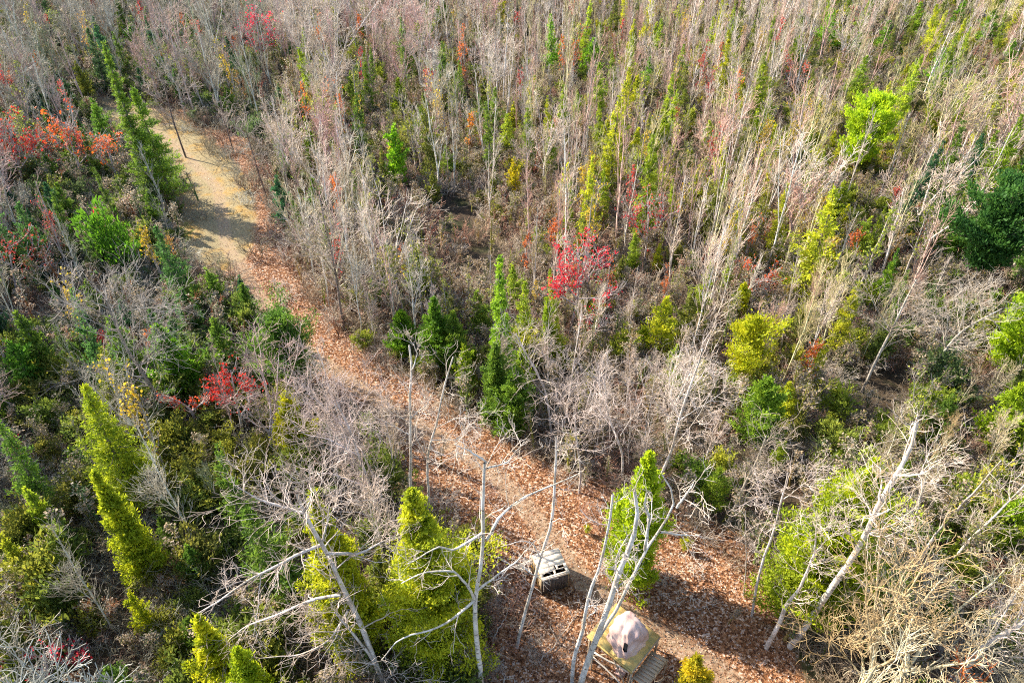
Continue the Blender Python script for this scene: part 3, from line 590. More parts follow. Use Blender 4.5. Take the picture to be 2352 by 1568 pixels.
_more = [((835, 120), (851, 255), 15, 'spruce', (.17, .25, .03), 'slim spire left of the one-armed birch in the far woods'),
 ((900, 283), (925, 420), 30, 'cedar', (.19, .36, .02), 'bushy bright cedar left of the dark hollow'),
 ((1270, 35), (1262, 175), 24, 'spruce', (.17, .34, .02), 'vivid green spruce right of the one-armed birch'),
 ((1405, 28), (1393, 110), 13, 'spruce', OLV, 'thin olive spire at the top right of centre'),
 ((1362, 92), (1348, 180), 26, 'cedar', (.16, .28, .02), 'round green cedar beside a thin olive spire'),
 ((1378, 143), (1355, 270), 20, 'spruce', (.23, .32, .03), 'slim yellow-green spruce below a round cedar'),
 ((1497, 133), (1506, 220), 18, 'spruce', (.13, .28, .02), 'short dark-sided spruce in the far birches'),
 ((1163, 265), (1168, 355), 26, 'spruce', (.33, .38, .03), 'yellow-green spruce right of the flame-yellow tree'),
 ((1270, 283), (1240, 400), 20, 'spruce', (.22, .33, .025), 'leaning slim green spruce above the crimson maple'),
 ((1180, 372), (1176, 452), 20, 'cedar', (.45, .38, .02), 'golden larch-like cedar below the yellow-green spruce'),
 ((1390, 393), (1384, 500), 18, 'spruce', (.28, .36, .02), 'thin lime spruce left of the pink-red maple'),
 ((1525, 428), (1514, 500), 10, 'spruce', (.34, .38, .02), 'very thin yellow spire right of the pink-red maple'),
 ((1918, 22), (1894, 125), 24, 'spruce', (.20, .38, .02), 'bright leaning spruce near the top right'),
 ((1842, 78), (1838, 160), 20, 'cedar', (.26, .32, .03), 'olive cedar left of the bright leaning spruce'),
 ((1985, 130), (1948, 245), 22, 'spruce', (.22, .31, .03), 'olive-green spruce above the round green pine'),
 ((1975, 78), (1950, 150), 20, 'spruce', (.15, .27, .03), 'darker spruce behind the olive-green one'),
 ((2040, 48), (2008, 130), 20, 'spruce', (.17, .28, .03), 'green spruce in a loose row at the upper right'),
 ((2120, 8), (2090, 90), 20, 'spruce', (.24, .34, .03), 'yellowish spruce touching the top at the upper right'),
 ((2172, 112), (2120, 215), 26, 'spruce', (.20, .40, .02), 'vivid green slanting spruce in the upper right birches'),
 ((2212, 0), (2188, 70), 22, 'spruce', (.17, .34, .02), 'vivid green spruce tip at the top edge'),
 ((2290, 22), (2262, 110), 26, 'spruce', (.18, .30, .03), 'green spruce right of the vivid top-edge spruce'),
 ((2338, 88), (2295, 160), 24, 'spruce', (.16, .34, .02), 'green spruce close to the right edge near the top'),
 ((1805, 528), (1772, 620), 14, 'spruce', (.36, .40, .02), 'thin yellow-green spire above the yellow-green pine'),
 ((2046, 606), (1985, 715), 22, 'spruce', (.25, .40, .02), 'bright slanting spruce left of the gap tree'),
 ((1578, 208), (1590, 280), 18, 'spruce', OLV, 'dull olive spruce in the middle of the far birches'),
 ((2150, 655), (2118, 725), 18, 'spruce', (.18, .30, .03), 'small green spruce just above the slanting forked tree'),
 ((1655, 1075), (1660, 1160), 30, 'cedar', (.25, .34, .04), 'soft green cedar at the far litter edge'),
 ((60, 1118), (108, 1240), 30, 'cedar', (.22, .28, .03), 'olive cedar left of the yellow cedar column'),
 ((2, 1238), (60, 1350), 34, 'cedar', (.24, .26, .025), 'olive cedar cut by the left edge'),
 ((292, 1358), (335, 1450), 26, 'cedar', (.33, .36, .02), 'yellow cedar below the yellow cedar column'),
 ((20, 780), (60, 900), 45, 'cedar', (.10, .22, .03), 'dark green cedar at the left edge above the sunlit spruce'),
 ((240, 520), (280, 620), 55, 'bush', (.10, .22, .02), 'low green evergreen mound left of the shaded clearing floor'),
 ((2230, 500), (2190, 600), 34, 'cedar', (.13, .24, .03), 'green cedar left of the large dark pine'),
 ((2350, 880), (2310, 1010), 44, 'cedar', (.26, .36, .02), 'yellow-green cedar cut by the right edge midway down'),
 ((2362, 1135), (2325, 1240), 40, 'cedar', (.25, .38, .02), 'bright cedar at the right edge above the corner birch'),
 ((665, 95), (675, 170), 12, 'spruce', (.07, .14, .04), 'thin dark spire right of the magenta maple'),
 ((300, 55), (310, 110), 24, 'cedar', (.14, .28, .03), 'green cedar in the hazy woods at the top left'),
 ((1015, 5), (1012, 70), 12, 'spruce', OLV, 'thin olive spire at the top near the splayed dead tree'),
 ((1455, 690), (1450, 745), 22, 'cedar', (.36, .38, .02), 'yellow cedar right of the crimson maple'),
 ((1480, 750), (1478, 800), 22, 'cedar', (.32, .40, .02), 'small yellow-lime cedar below the yellow cedar'),
 ((1590, 575), (1575, 630), 20, 'cedar', (.28, .36, .02), 'lime cedar in the birches right of the pink-red maple')]
_short = {0: 'the slim far spire', 1: 'the bushy bright cedar', 2: 'the vivid far spruce', 3: 'the thin olive spire', 7: 'the yellow-green far spruce', 10: 'the thin lime spruce', 12: 'the bright leaning spruce',
          14: 'the olive-green spruce', 18: 'the slanting vivid spruce', 20: 'the top-right green spruce', 22: 'the thin yellow-green spire', 23: 'the bright slanting spruce', 24: 'the dull olive spruce',
          27: 'the olive cedar', 28: 'the left-edge olive cedar', 30: 'the left-edge dark cedar', 31: 'the low green mound', 33: 'the right-edge yellow-green cedar', 35: 'the thin dark spire', 36: 'the hazy green cedar'}
for i_, (tp, bt, hw, kd, tn, lb) in enumerate(_more): conifer(tp, bt, hw, kd, tn, lb, _short.get(i_))

# ------------------------------------------------------------------ the wooden box blind
def wood(name, c0, c1, grain=(1, 14, 14), stain=None):
    m, t, b = mat(name); tc = N(t, 'ShaderNodeTexCoord').outputs['Object']; mp = N(t, 'ShaderNodeMapping'); mp.inputs['Scale'].default_value = grain
    t.links.new(tc, mp.inputs[0]); n = noise(t, 1.6, 5, .7, mp.outputs[0]); c = ramp(t, n.outputs[0], [(.3, c0), (.7, c1)])
    n2 = noise(t, 2.2, 3, .6, tc)
    if stain: c = mixc(t, c, stain, ramp(t, n2.outputs[0], [(.48, 0.), (.62, .75)]))
    t.links.new(c, b.inputs['Base Color']); b.inputs['Roughness'].default_value = .8
    bp = N(t, 'ShaderNodeBump'); bp.inputs['Strength'].default_value = .4; bp.inputs['Distance'].default_value = .02
    t.links.new(n.outputs[0], bp.inputs['Height']); t.links.new(bp.outputs[0], b.inputs['Normal']); return m
ROOFW = wood('silvered_board', (.62, .50, .38), (.82, .70, .56), (1.5, 30, 30)); WALLW = wood('gnarled_wall_board', (.17, .11, .055), (.42, .31, .19), (9, 9, 1.2), (.50, .27, .05))
SHADEW = wood('shade_dark_wood', (.04, .03, .025), (.12, .09, .07), (9, 9, 1.2)); PLY = wood('weathered_plywood', (.34, .21, .06), (.58, .39, .12), (2.5, 2.5, 2.5), (.24, .22, .08))  # near-black wood carries the shade of near wall and inside in its colour
GREYW = wood('grey_lumber', (.22, .16, .10), (.50, .38, .26))
def box(name, lo, hi, m, parent, jit=.0, rng=R, label=None):
    lo = np.array(lo, float); hi = np.array(hi, float)
    c = np.array([[x, y, z] for z in (0, 1) for y in (0, 1) for x in (0, 1)])
    bev = min(.008, (hi-lo).min()*.2); V = []
    V = lo+c*(hi-lo)+rng.normal(size=(8, 3))*jit
    me = mesh_from(name, V, [np.array([[0, 2, 3, 1], [4, 5, 7, 6], [0, 1, 5, 4], [2, 6, 7, 3], [0, 4, 6, 2], [1, 3, 7, 5]])], [m])
    return part(name, me, parent, label=label)
s = 1.2
nl = ground(1245.2, 1330.6, 1.5); nr = ground(1310.8, 1319.6, 1.5)
rz = math.atan2(nr[1]-nl[1], nr[0]-nl[0])+.13; BW = float(np.hypot(*(nr-nl)[:2])); BD = 1.75; BH = 1.5
bl = thing('box_blind', 'small weathered wooden box blind with holes in its pale plank roof', 'hunting blind', (nl[0], nl[1], 0), rz)
LAND.append(('the box blind', np.array([nl[0], nl[1], 0])))
def rf(a0, a1, b0, b1, dz=0., m=ROOFW, nm='roof_board'):
    box(nm, (a0*BW, (1-b1)*BD, BH-.045+dz), (a1*BW, (1-b0)*BD, BH+dz), m, bl, .006)
rf(-.01, 1.0, .0, .20); rf(-.01, .995, .205, .44, .004); rf(-.015, 1.0, .448, .62, -.003)
rf(0, .57, .628, .79); rf(.62, .685, .628, .79, .03); rf(.685, .90, .628, .665); rf(.685, .90, .765, .79, .004); rf(.90, 1.0, .628, .79)
rf(0, .07, .80, .93); rf(.48, .545, .80, .93, .01); rf(.90, 1.0, .80, .93, .01)
rf(-.01, 1.01, .935, .985); box('fascia_board', (-.01, -.03, BH-.17), (BW+.02, .0, BH-.01), ROOFW, bl, .006)
nW = 9
for i in range(nW):                                                       # left wall, rough slabs
    y0, y1 = BD*i/nW, BD*(i+1)/nW-.012; box('wall_board', (-.01-.03*R.random(), y0, -.05), (.03, y1, BH-.06), WALLW, bl, .012)
    box('wall_board', (BW-.04, y0, -.05), (BW, y1, BH-.06), WALLW, bl, .006)
for i in range(8):
    x0, x1 = .045+(BW-.09)*i/8, .045+(BW-.09)*(i+1)/8-.01
    box('wall_board', (x0, .02, -.05), (x1, .05, BH-.19), SHADEW, bl, .004); box('wall_board', (x0, BD-.05, -.05), (x1, BD-.01, BH-.06), SHADEW, bl, .004)  # these walls are dark by colour, standing in for shade
box('floor', (.05, .06, .04), (BW-.05, BD-.06, .09), SHADEW, bl)
box('window_frame', (.10, -.012, .62), (.13, .018, 1.12), GREYW, bl); box('window_frame', (.52, -.012, .62), (.55, .018, 1.12), GREYW, bl)

# ------------------------------------------------------------------ the platform
PZ = 2.4
pl, pt, prr, pb = [ground(x*.784, y*.784, PZ) for x, y in ((1722, 1860), (1800, 1770), (1927, 1857), (1852, 1965))]
ax = pb-pl; PA = float(np.hypot(*ax[:2])); pz = math.atan2(ax[1], ax[0]); PB_ = float(np.hypot(*(prr-pb)[:2]))
pf = thing('platform', 'raised plywood platform on posts with a lower slatted landing beside the track', 'platform', (pl[0], pl[1], 0), pz)
LAND.append(('the platform', np.array([pl[0], pl[1], 0])))
_c, _s = math.cos(pz), math.sin(pz)
def ploc(p): dx, dy = p[0]-pl[0], p[1]-pl[1]; return (dx*_c+dy*_s, -dx*_s+dy*_c)
box('deck_sheet', (0, 0, PZ-.05), (PA*.49, PB_, PZ), PLY, pf, .004); box('deck_sheet', (PA*.493, 0, PZ-.053), (PA, PB_, PZ-.003), PLY, pf, .004)
box('rim_board', (-.03, -.06, PZ-.17), (PA+.03, -.005, PZ-.02), PLY, pf, .005); box('rim_board', (PA+.005, -.02, PZ-.18), (PA+.05, PB_, PZ-.03), GREYW, pf, .005)
box('rim_board', (-.05, 0, PZ-.17), (-.005, PB_, PZ-.03), GREYW, pf, .004)
for a, b_ in ((.06, .06), (PA-.1, .06), (.06, PB_-.12), (PA-.1, PB_-.12)): box('post', (a, b_, -.2), (a+.1, b_+.1, PZ-.06), GREYW, pf, .004)
def beam(nm, p, q, r_, m, parent, sides=6, n=4, rng=R, wob=.01):
    P = np.linspace(p, q, n)+np.r_[[np.zeros(3)], rng.normal(size=(n-2, 3))*wob, [np.zeros(3)]]
    tb = Tubes(); tb.add(P[None], np.linspace(r_, r_*.85, n)[None], sides)
    V = np.concatenate(tb.V); F = tb.F+[np.array([list(range(sides))[::-1]]), np.array([[(n-1)*sides+k for k in range(sides)]])]
    return part(nm, mesh_from(nm, V, F, [m]), parent)
beam('brace', (.1, .05, .3), (PA*.5, .05, PZ-.15), .045, GREYW, pf); beam('brace', (PA-.05, .05, .2), (PA*.55, .05, PZ-.15), .045, GREYW, pf)
# lower landing of slats, right of the deck
LZ = 1.7
lc = [ploc(ground(x*.784, y*.784, LZ)) for x, y in ((1853, 1985), (1910, 1905), (1955, 1930), (1893, 2012))]
l0, l1_, l2_, l3_ = [np.array(q) for q in lc]
nS = 9
for i in range(nS):
    f0, f1 = (i+.08)/nS, (i+.86+.1*R.random())/nS
    q = [l0+(l1_-l0)*f0, l3_+(l2_-l3_)*f0, l3_+(l2_-l3_)*f1, l0+(l1_-l0)*f1]
    V = np.array([[*x, z] for z in (LZ-.04, LZ+.01*R.random()) for x in q])
    part('slat', mesh_from('slat', V, [np.array([[0, 3, 2, 1], [4, 5, 6, 7], [0, 1, 5, 4], [1, 2, 6, 5], [2, 3, 7, 6], [3, 0, 4, 7]])], [GREYW]), pf)
for a, b_ in ((l0, l1_), (l3_, l2_)): beam('rim_board', (*a, LZ-.1), (*b_, LZ-.1), .06, GREYW, pf, 4, 2) if False else beam('joist', (*a, LZ-.1), (*b_, LZ-.1), .05, GREYW, pf)
for q in (l1_, l2_, l3_, l0): beam('post', (*q, -.2), (*q, LZ-.05), .05, GREYW, pf)
# loose pole rails leaning on the near left side
for nm, a, b_, za, zb, lb in (('pole_rail', (1738, 1908), (1842, 1969), 1.9, 1.5, 'upper pale pole rail slanting below the plywood deck'), ('pole_rail', (1735, 1922), (1818, 2003), 1.3, .7, 'lower pale pole slanting to the ground below the deck')):
    A_ = ground(a[0]*.784, a[1]*.784, za); B_ = ground(b_[0]*.784, b_[1]*.784, zb); o = thing('pole', lb, 'pole', (A_[0], A_[1], 0))
    beam('pole_shaft', (0, 0, A_[2]), B_-[A_[0], A_[1], 0], .05, ROOFW, o, 7, 6, wob=.02)
    beam('stake', (0.02, 0, -.2), (0, 0, A_[2]), .035, GREYW, o); beam('stake', B_-[A_[0], A_[1], B_[2]+.2], B_-[A_[0], A_[1], 0], .035, GREYW, o)
# the crumpled tarpaulin standing on the deck
tm, t, b = mat('pinkish_tarpaulin'); tc = N(t, 'ShaderNodeTexCoord').outputs['Object']; n = noise(t, 1.6, 3, .5, tc)
t.links.new(ramp(t, n.outputs[0], [(.3, (.36, .22, .19)), (.5, (.47, .32, .28)), (.7, (.54, .42, .38))]), b.inputs['Base Color']); b.inputs['Roughness'].default_value = .6
tf = ground(1836*.784, 1876*.784, PZ); tp = thing('tarpaulin_tent', 'crumpled pinkish tarpaulin tent draped in a peak on the plywood platform', 'tarpaulin', (tf[0], tf[1], PZ), 0)
na, nz = 72, 26; ph = np.arange(na)*2*math.pi/na; V = []
ridge = np.random.default_rng(5).normal(size=(8, 3))
for k in range(nz):
    f = k/(nz-1); z = 1.6*math.sin(f*math.pi/2)**1.05
    rr = .84*(1-f**4)**.7*(1-.40*f)+.02
    for p in ph:
        fold = .10*abs(math.sin(p*3.5+f*3.5+1.4*math.sin(f*5)))+.09*math.sin(p*2+f*5)+.04*math.sin(p*11+f*13+2*math.sin(p*3))+.03*math.sin(p*5-f*21)
        if -1.2 < p-2*math.pi < .9 or p < .9: fold += .035*math.copysign(1, math.sin(p*34))*(.3+f)      # pleats down the right side
        sq = 1/(max(abs(math.cos(p-.6)), abs(math.sin(p-.6)))**.6)
        r1 = rr*(sq*.92)+fold*min(1, (1-f)*2.2)*.9
        V.append((r1*math.cos(p)*1.0+.05*f, r1*math.sin(p)*1.0+.42*f*f, z))
V = np.array(V); V[:, 2] += .035*np.sin(V[:, 0]*9)*np.cos(V[:, 1]*8); V[:na, 2] = .0
i, j = np.meshgrid(np.arange(nz-1), np.arange(na), indexing='ij'); i = i.ravel(); j = j.ravel(); j2 = (j+1) % na
Fq = np.stack([i*na+j, i*na+j2, (i+1)*na+j2, (i+1)*na+j], 1)
hole = (np.abs(ph[j]-4.35) < .16) & (i > 4) & (i < 10); Fq = Fq[~hole]
Ft = np.array([[(nz-1)*na+q for q in range(na)]])
part('canvas', mesh_from('canvas', V, [Fq, Ft], [tm], smooth=False), tp)
inn = V.copy(); inn[:, :2] *= .82; inn[:, 2] = np.minimum(inn[:, 2], 1.6)
part('inner_shell', mesh_from('inner_shell', inn, [np.stack([i*na+j, i*na+j2, (i+1)*na+j2, (i+1)*na+j], 1)[(i < nz-8)]], [SHADEW]), tp)  # near-black inner shell paints the dark seen through the tear
# crumpled cloth under the deck
cf = ground(1816*.784, 1966*.784, 0.2)
cv = np.random.default_rng(8); u_, w_ = np.meshgrid(np.linspace(0, math.pi, 8), np.linspace(0, 2*math.pi, 13)[:-1], indexing='ij')
rr = .22*(1+.35*cv.normal(size=u_.shape)*.6); CV = np.stack([rr*np.sin(u_)*np.cos(w_)*1.3, rr*np.sin(u_)*np.sin(w_), rr*np.cos(u_)*.8+.15], -1).reshape(-1, 3)
i, j = np.meshgrid(np.arange(7), np.arange(12), indexing='ij'); i = i.ravel(); j = j.ravel(); j2 = (j+1) % 12
co = bpy.data.objects.new('cloth_bundle', mesh_from('cloth_bundle', CV, [np.stack([i*12+j, (i+1)*12+j, (i+1)*12+j2, i*12+j2], 1)], [tm])); link(co); co.location = (cf[0], cf[1], 0)
co['label'] = 'crumpled pale cloth bundle on the ground under the platform edge'; co['category'] = 'cloth'

# ------------------------------------------------------------------ fallen wood
def log(pts, rad, label, tint=(.5, .44, .4), z=.12, stubs=5, seed=0):
    r = np.random.default_rng(3000+seed); P = np.array([ground(u, v, z) for u, v in pts]); f = P[0].copy(); f[2] = 0; P = P-f; P[:, 2] += .05*r.normal(size=len(P))
    tb = Tubes(); A_, B_ = resample(P, np.linspace(rad, rad*.45, len(P)), 12); A_[0, 1:] += r.normal(size=(11, 3))*.03; tb.add(A_, B_, 7)
    o = thing('fallen_log', label, 'log', f); ends = [np.arange(7)[::-1][None], (11*7+np.arange(7))[None]]
    part('stem', mesh_from('log_stem', np.concatenate(tb.V), tb.F+ends, [BARK], smooth=True), o, tint)
    if stubs:
        l1 = sprout([(A_, B_)], stubs, .3, 1, 1.4, 50, .05, .15, 5, .4, .02, r); l2 = sprout(l1, 3, .3, 1, .6, 45, .02, .2, 4, .6, .014, r)
        c = Tubes(); c.add(*l1[0], 4); c.add(*l2[0], 3); part('twigs', c.mesh('log_twigs', TWIG), o, tint)
log([(1065, 1235), (1104, 1262), (1160, 1290), (1214, 1322)], .11, 'long fallen tree lying toward the box blind with broken twigs', stubs=4, seed=1)
log([(1948, 1541), (1990, 1543)], .09, 'short pale log on the ground near the bottom right', (.72, .66, .6), stubs=0, seed=2)
log([(1640, 1385), (1600, 1400), (1565, 1408)], .04, 'thin fallen stick on the litter right of the forked aspen', (.4, .34, .3), stubs=2, seed=3)
log([(940, 1290), (1000, 1330), (1060, 1345)], .07, 'fallen grey branch behind the arching-limbed aspen', (.45, .4, .37), stubs=6, seed=4)
log([(1130, 1470), (1160, 1420), (1175, 1375)], .045, 'slim fallen branch in the brush left of the leaning aspen', (.5, .45, .4), stubs=4, seed=5)
log([(1240, 1520), (1290, 1460), (1330, 1400)], .035, 'thin branch lying slantwise between blind and platform', (.5, .45, .4), stubs=4, seed=6)

# ------------------------------------------------------------------ the rest of the woods
KEEP = [CLEAR, [(420, 262), (560, 292), (625, 360), (632, 440), (640, 520), (690, 640), (780, 740), (700, 780), (600, 650), (590, 500)], [(p[0], p[1]) for p in OPENPX]]
pts = []
cell = {}
def free(x, y, rad):
    cx, cy = int(x//2), int(y//2)
    for a in (-1, 0, 1):
        for b_ in (-1, 0, 1):
            for (px, py, pr) in cell.get((cx+a, cy+b_), ()):
                if (px-x)**2+(py-y)**2 < ((rad+pr)*.5)**2: return False
    return True
cand = np.stack([R.uniform(-165, 165, 60000), 5+R.random(60000)**.62*215], 1)
pj, pw = proj(np.c_[cand, np.full(len(cand), 4.)])
m_ = (pw > 27) & (pj[:, 0] > -250) & (pj[:, 0] < 2600) & (pj[:, 1] < 2100)
cand, pj, pw = cand[m_], pj[m_], pw[m_]
prg = R.random((len(cand), 6))
dtr = dist_poly(cand, TRAIL)
H0 = {'sap': 9.5, 'map': 11, 'lfy': 6, 'spr': 10, 'ced': 7}
TREES = []; ZK = {}
capA = np.array(CAPS)
for k in range(len(cand)):
    x, y = cand[k]; u, v = pj[k]; r1, r2, r3, r4, r5, r6 = prg[k]
    if u < 620: mix = (.18, .29, .19, .11, .23) if v < 900 else (.15, .30, .20, .08, .27)
    elif u < 1150 and v < 700: mix = (.36, .26, .18, .07, .13)
    elif v < 780: mix = (.44, .03, .21, .18, .14) if u < 1900 else (.34, .04, .19, .26, .17)
    elif u < 1100: mix = (.25, .30, .12, .10, .23)
    elif u < 1780 and v < 1150: mix = (.50, .30, .10, .02, .08)
    elif v > 1000: mix = (.50, .28, .08, .02, .12)
    else: mix = (.34, .30, .16, .04, .16)
    c = np.searchsorted(np.cumsum(mix), r1); kd = ('sap', 'map', 'lfy', 'spr', 'ced')[min(c, 4)]
    sc = {'sap': (.52+.55*r2**1.3), 'map': .72+.36*r2, 'lfy': .5+.7*r2, 'spr': .42+.5*r2**1.2, 'ced': .35+.5*r2**1.4}[kd]
    zk = {'sap': 1.22, 'map': 1.1, 'lfy': 1.2, 'spr': 1.25, 'ced': 1.1}[kd]; zk = 1+(zk-1)*min(1, max(0, (1100-v)/300)); h = H0[kd]*sc*zk; rad = {'sap': 1.45, 'map': 2.5, 'lfy': 1.6, 'spr': 2.0, 'ced': 1.9}[kd]*(.8+.5*r3)
    if u > 1150 and v < 800: rad *= .85
    else: rad *= .86
    if y > 110: rad *= 1.28
    if not free(x, y, rad): continue
    cw = {'sap': 1.3, 'map': 2.8, 'lfy': 1.2, 'spr': 1.2, 'ced': 1.2}[kd]*sc
    zs = np.linspace(0, h, 5); S = np.array([[x+dx*cw*(.3+.7*min(1, z/h*2)), y, z] for z in zs for dx in (-1, 0, 1)]); sp, _w = proj(S)
    bad = False
    for pi_, poly in enumerate(KEEP):
        if pi_ == 2 and kd in ('sap', 'map') and v < 1250 and R.random() < .7:
            if inside(poly, sp[:3]).any(): bad = True; break
            continue
        if inside(poly, sp).sum() > (0 if R.random() > .04 else 4): bad = True; break
    if bad: continue
    hl = False
    for poly in HOLLOW:
        if inside(poly, sp[3:]).any(): hl = True
    if hl and R.random() < .94: continue
    # leave the picked-out trees in sight
    mid = sp[1::3]; hid = False
    for q in mid[1:]:
        ab = capA[:, 2:4]-capA[:, 0:2]; tt = np.clip(((q-capA[:, 0:2])*ab).sum(1)/(ab**2).sum(1), 0, 1)
        dd_ = np.hypot(*(q-(capA[:, 0:2]+tt[:, None]*ab)).T)
        if ((dd_ < capA[:, 4]*1.0+FPX*cw*.55/_w[0]) & (capA[:, 5] > y-1)).any(): hid = True; break
    if hid and R.random() < (.90 if kd == 'sap' else .98): continue
    cell.setdefault((int(x//2), int(y//2)), []).append((x, y, rad))
    TREES.append((kd, x, y, sc, h, float(sp[7, 0]), float(sp[7, 1]), float(_w[0]), r4, r5, r6))
    ZK[(x, y)] = zk
print('trees', len(TREES), {k: sum(t[0] == k for t in TREES) for k in H0})

RED, ORG, YLW = (.60, .07, .06), (.62, .17, .04), (.55, .40, .04)
def tint_for(kd, u, v, a, b_, c):
    if kd in ('sap', 'map'):
        if u < 620: base = np.array((.50, .50, .44)) if a < .55 else np.array((.56, .44, .42)) if a < .8 else np.array((.38, .43, .28))
        elif u < 1150 and v < 700: base = np.array((.74, .68, .62)) if a < .55 else np.array((.56, .52, .38)) if a < .72 else np.array((.66, .46, .44))
        elif u > 1150 and v < 800: base = (np.array((.72, .64, .58)) if a < .5 else np.array((.66, .46, .40)) if a < .78 else np.array((.62, .58, .34)))
        elif u > 1700: base = np.array((.68, .62, .44)) if a < .6 else np.array((.48, .38, .22))
        else: base = np.array((.70, .62, .58))
        return base*(.8+.4*b_)
    if kd == 'lfy':
        if u < 230 and 250 < v < 800 and c > .4: return np.array((.62, .10, .09))*(.75+.5*b_)
        if u < 620: pal = [(.18, ORG), (.34, RED), (.48, (.42, .24, .06)), (.62, YLW), (1, (.24, .29, .05))]
        elif u < 1150: pal = [(.09, RED), (.2, ORG), (.36, YLW), (1, (.30, .32, .06))]
        elif u < 1900: pal = [(.09, RED), (.24, ORG), (.52, YLW), (1, (.38, .41, .06))]
        else: pal = [(.06, RED), (.22, ORG), (.45, (.45, .42, .05)), (1, (.32, .38, .05))]
        for p, q in pal:
            if a < p: return np.array(q)*(.75+.5*b_)
    if u < 700:
        pal = [TEAL, MID, (.13, .23, .03), (.09, .20, .05)] if v < 850 else [MID, OLV, (.26, .30, .03), (.12, .22, .03)]
        if v < 260 and u < 250: pal = [TEAL, (.08, .16, .06), MID, OLV]
    elif u > 2000 and v > 380: pal = [BRT, MID, (.12, .26, .03), (.24, .36, .02), TEAL]
    elif u > 1150: pal = [(.46, .50, .03), (.34, .44, .03), (.44, .46, .03), OLV, (.28, .38, .04)]
    else: pal = [MID, OLV, BRT, (.20, .30, .04)]
    return np.array(pal[int(a*len(pal))])*(.8+.4*b_)

PARTS = {'sap': ('trunk', 'crown'), 'map': ('trunk', 'crown'), 'lfy': ('trunk', 'leaves', 'twigs'), 'spr': ('trunk', 'crown'), 'ced': ('trunk', 'crown')}
LIBN = {'sap': [(a[0], a[1]) for a in SAP], 'map': [(a[0], a[1]) for a in MAP], 'lfy': LFY, 'spr': SPR, 'ced': CED}
LIBF = {'sap': [(a[0], a[1]) for a in SAPF], 'map': [(a[0], a[1]) for a in MAPF], 'lfy': LFY, 'spr': SPR, 'ced': CED}
NAME = {'sap': 'sapling', 'map': 'bare_maple', 'lfy': 'leafy_sapling', 'spr': 'spruce', 'ced': 'cedar'}
NAME['spr'] = 'spruce_tree'; NAME['ced'] = 'cedar_tree'
CAT = {'sap': 'sapling', 'map': 'bare maple', 'lfy': 'leafy sapling', 'spr': 'spruce', 'ced': 'cedar'}
GRP = {'sap': 'slender bare saplings crowding the woods', 'map': 'wide-crowned bare maples in the woods', 'lfy': 'small trees still holding leaves', 'spr': 'young spruces among the bare trees', 'ced': 'young cedars among the bare trees'}
ORD = ['nearest', 'second nearest', 'third nearest', 'fourth nearest', 'fifth nearest', 'sixth nearest', 'seventh nearest', 'eighth nearest', 'ninth nearest', 'tenth nearest'] + ['%s nearest' % w for w in
       'eleventh twelfth thirteenth fourteenth fifteenth sixteenth seventeenth eighteenth nineteenth twentieth twenty-first twenty-second twenty-third twenty-fourth twenty-fifth twenty-sixth twenty-seventh twenty-eighth'.split()]
landxy = np.array([p[:2] for _, p in LAND]); landnm = [n_ for n_, _ in LAND]
def tone(kd, tn):
    r_, g_, b_ = tn
    if kd == 'sap': return 'pale slender bare sapling' if r_ > .5 else 'grey slender bare sapling'
    if kd == 'map': return 'pale wide-crowned bare tree' if r_ > .5 else 'grey wide-crowned bare tree'
    if kd == 'lfy':
        if r_ > 4*g_: return 'thin red-leaved sapling'
        if r_ > 1.9*g_: return 'thin orange-leaved sapling'
        return 'thin yellow-leaved sapling' if r_ > 1.15*g_ else 'thin green-leaved sapling'
    k = 'young spruce' if kd == 'spr' else 'bushy young cedar'
    return ('yellow-green ' if r_ > .7*g_ else 'bright green ' if g_ > .25 else 'dark green ')+k
STUFF = {k: [] for k in H0}; COUNT = {}
SINGLES = []
hero_count = {'spr': 32, 'ced': 34, 'sap': 4, 'map': 34, 'lfy': 17}
for kd in H0:
    L = [t_ for t_ in TREES if t_[0] == kd]
    def seen(t_): return -120 < t_[5] < 2470 and -60 < t_[6] < 1640
    L.sort(key=lambda t_: -(t_[4]/t_[7])*(1 if seen(t_) else .01))
    lim = 300-hero_count[kd]
    vis_ = [t_ for t_ in L if seen(t_)]
    SINGLES += vis_[:lim]; STUFF[kd] = vis_[lim:]+[t_ for t_ in L if not seen(t_)]
    COUNT[kd] = (len(vis_), len(STUFF[kd]))
print(COUNT)
SINGLES.sort(key=lambda t_: t_[7]); slots = {}
info = []
for t_ in SINGLES:
    kd, x, y, sc, h, u, v, w, a, b_, c = t_; tn = tint_for(kd, u, v, a, b_, c); nm = tone(kd, tn)
    dx = x-landxy[:, 0]; dy = y-landxy[:, 1]; dist = np.hypot(dx, dy); i = int(np.argmin(dist))
    way = ('to the right of' if dx[i] > 0 else 'to the left of') if abs(dx[i]) > abs(dy[i]) else ('beyond' if dy[i] > 0 else 'on the near side of')
    key = (nm, way, i); slots.setdefault(key, []).append((dist[i], len(info))); info.append((t_, tn, key))
lab = {}
for key, L in slots.items():
    L.sort()
    for o_, (d__, idx) in enumerate(L):
        lab[idx] = (ORD[o_] if o_ < len(ORD) else 'farthest')+' '+key[0]+' '+key[1]+' '+landnm[key[2]]
        if o_ >= len(ORD): lab[idx] = 'one of the outlying '+key[0]+'s '+key[1]+' '+landnm[key[2]]
PROTO = {}
